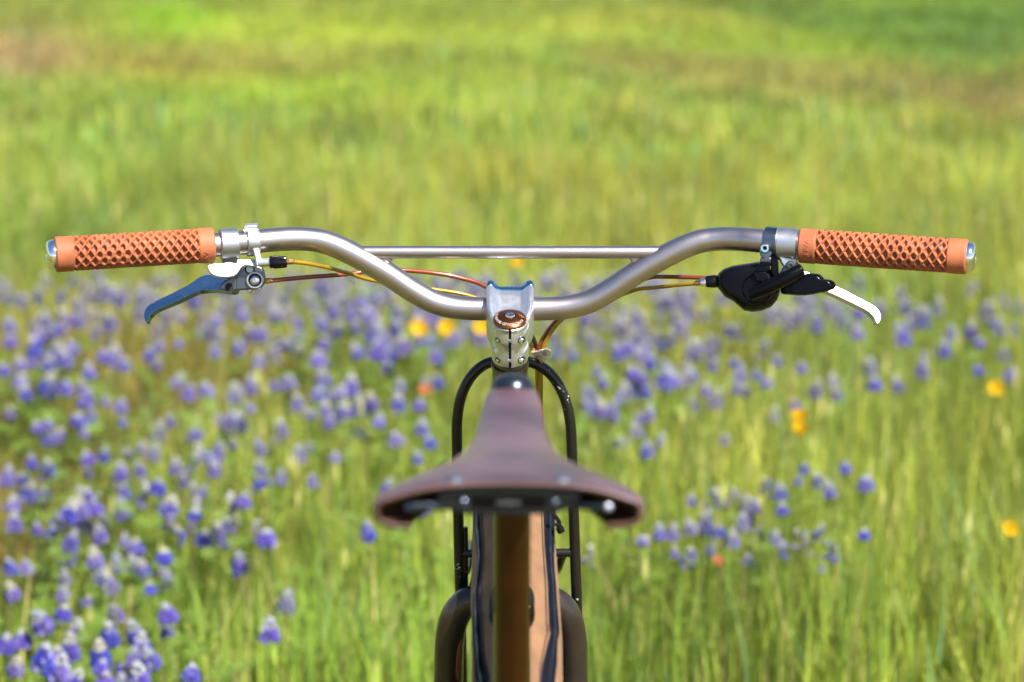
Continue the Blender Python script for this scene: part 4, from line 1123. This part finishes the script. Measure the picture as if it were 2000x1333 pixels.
# the faint mass of far lupines that nobody could count
mb = MB(); tint = []
r = random.Random(5)
def far_head(u, v, s, tone):
    h = r.uniform(0.24, 0.30)
    p = PG(u, v, h); gz = float(ground_z(np.float64(p.x), np.float64(p.y))); p = PG(u, v, h + gz)
    for i in range(9):
        f = i / 8
        a = r.uniform(0, 6.28); R = 0.013 * s * (1 - 0.6 * f)
        n0 = len(mb.v)
        oct_blob(mb, (p.x + math.cos(a) * R, p.y + math.sin(a) * R, p.z - 0.018 * s + 0.036 * s * f), (math.cos(a), math.sin(a), 0.5), 0.009 * s, 0.006 * s)
        c = (0.36, 0.36, 0.36) if f > 0.85 else tone
        tint.extend([c] * (len(mb.v) - n0))
for u, v, su, sv, cnt in ((450, 552, 330, 20, 60), (780, 575, 160, 28, 70), (200, 610, 190, 35, 60), (1250, 620, 160, 50, 60), (1700, 615, 230, 28, 60), (1200, 570, 200, 20, 24), (950, 545, 120, 12, 14), (330, 980, 200, 60, 25), (1450, 1040, 130, 40, 12)):
    for _ in range(cnt):
        uu_, vv_ = r.gauss(u, su), r.gauss(v, sv)
        if 538 < vv_ < 1320 and -150 < uu_ < 2150:
            far_head(uu_, vv_, r.uniform(0.7, 1.05), r.choice([(0.09, 0.08, 0.34), (0.13, 0.11, 0.34), (0.2, 0.18, 0.34), (0.24, 0.2, 0.28)]))
me = bpy.data.meshes.new("far_lupine_haze"); me.from_pydata([tuple(v_) for v_ in mb.v], [], mb.f)
at = me.attributes.new("tint", 'FLOAT_COLOR', 'POINT')
at.data.foreach_set("color", np.concatenate([np.array(tint), np.ones((len(tint), 1))], 1).reshape(-1))
o = link("far_lupines", me, "lupine_drift_petal")
tag(o, "faint lilac mass of distant lupines across the meadow", "flowers", kind="stuff")

# poppies
def poppy(u, v, label, r_=0.016, h=0.36, m="poppy_petal", open_=0.9, tall=1.0):
    p = PG(u, v, h); gz = float(ground_z(np.float64(p.x), np.float64(p.y))); p = PG(u, v, h + gz)
    root = empty("poppy", (p.x, p.y, gz))
    tag(root, label, "flower", "orange poppies in the meadow")
    top = p.z - gz; r_ *= 0.88
    T = Matrix.Translation((0, 0, top)) @ Matrix.Rotation(rad(random.uniform(-15, 25)), 4, 'Y') @ Matrix.Rotation(rad(52 * open_), 4, 'X')
    for j in range(4):
        a0 = j * math.pi / 2 + 0.3
        mb = MB(); rings = []
        N1, N2 = 6, 7
        for i in range(N1):
            f = i / (N1 - 1)
            rr = r_ * (0.12 + 0.88 * f ** 0.8) * (0.7 + 0.3 * open_); zz = r_ * 1.15 * tall * f ** 1.5 * (1.25 - 0.7 * open_)
            k_ = 1 + 0.05 * (j % 2)
            rings.append([T @ Vector((math.cos(a0 + (q / (N2 - 1) - 0.5) * 1.9) * rr * k_, math.sin(a0 + (q / (N2 - 1) - 0.5) * 1.9) * rr * k_, zz - r_ * 0.5 + 0.001 * math.sin(q * 2.1) + 0.0006 * j)) for q in range(N2)])
        vs = [v_ for r0 in rings for v_ in r0]; fs = [(i * N2 + q, i * N2 + q + 1, (i + 1) * N2 + q + 1, (i + 1) * N2 + q) for i in range(N1 - 1) for q in range(N2 - 1)]
        mb.add(vs, fs)
        me_ = mesh_of(mb, "petal"); o_ = bpy.data.objects.new("petal", me_); me_.materials.append(MATS[m]); COL.objects.link(o_); o_.parent = root
    mb = MB().tube(smooth_path([(0.01, 0.006, -0.02), (0.004, 0.004, top * 0.5), T @ Vector((0, 0, -r_ * 0.9)), T @ Vector((0, 0, -r_ * 0.5))], 4), 0.0012, 6)
    me_ = mesh_of(mb, "stalk"); o_ = bpy.data.objects.new("stalk", me_); me_.materials.append(MATS["lupine_leaf"]); COL.objects.link(o_); o_.parent = root
    return root
poppy(820, 641, "yellow orange poppy below the handlebar bend, farthest from the stem", 0.020)
poppy(872, 641, "yellow orange poppy below the bar, middle one of three beside the stem", 0.019)
poppy(943, 640, "yellow orange poppy partly hidden behind the side of the stem", 0.020)
poppy(1010, 512, "small yellow poppy just under the crossbar above the stem", 0.015)
poppy(1560, 820, "tall orange poppy pair head upper flower under the thumb lever", 0.017, open_=0.55, tall=1.3)
poppy(1562, 845, "tall orange poppy pair head lower flower under the thumb lever", 0.017, open_=0.5, tall=1.3)
poppy(1945, 760, "yellow orange poppy at the edge of the meadow under the grip end", 0.016)
poppy(1973, 1034, "golden poppy low at the photo's edge in the tall grass", 0.014)
poppy(1402, 1100, "coral orange poppy below the pale lupine group", 0.011, m="poppy_coral", open_=0.5)
poppy(832, 762, "peach coral poppy among violet lupines beside the rack hoop", 0.013, m="poppy_coral", open_=0.8)
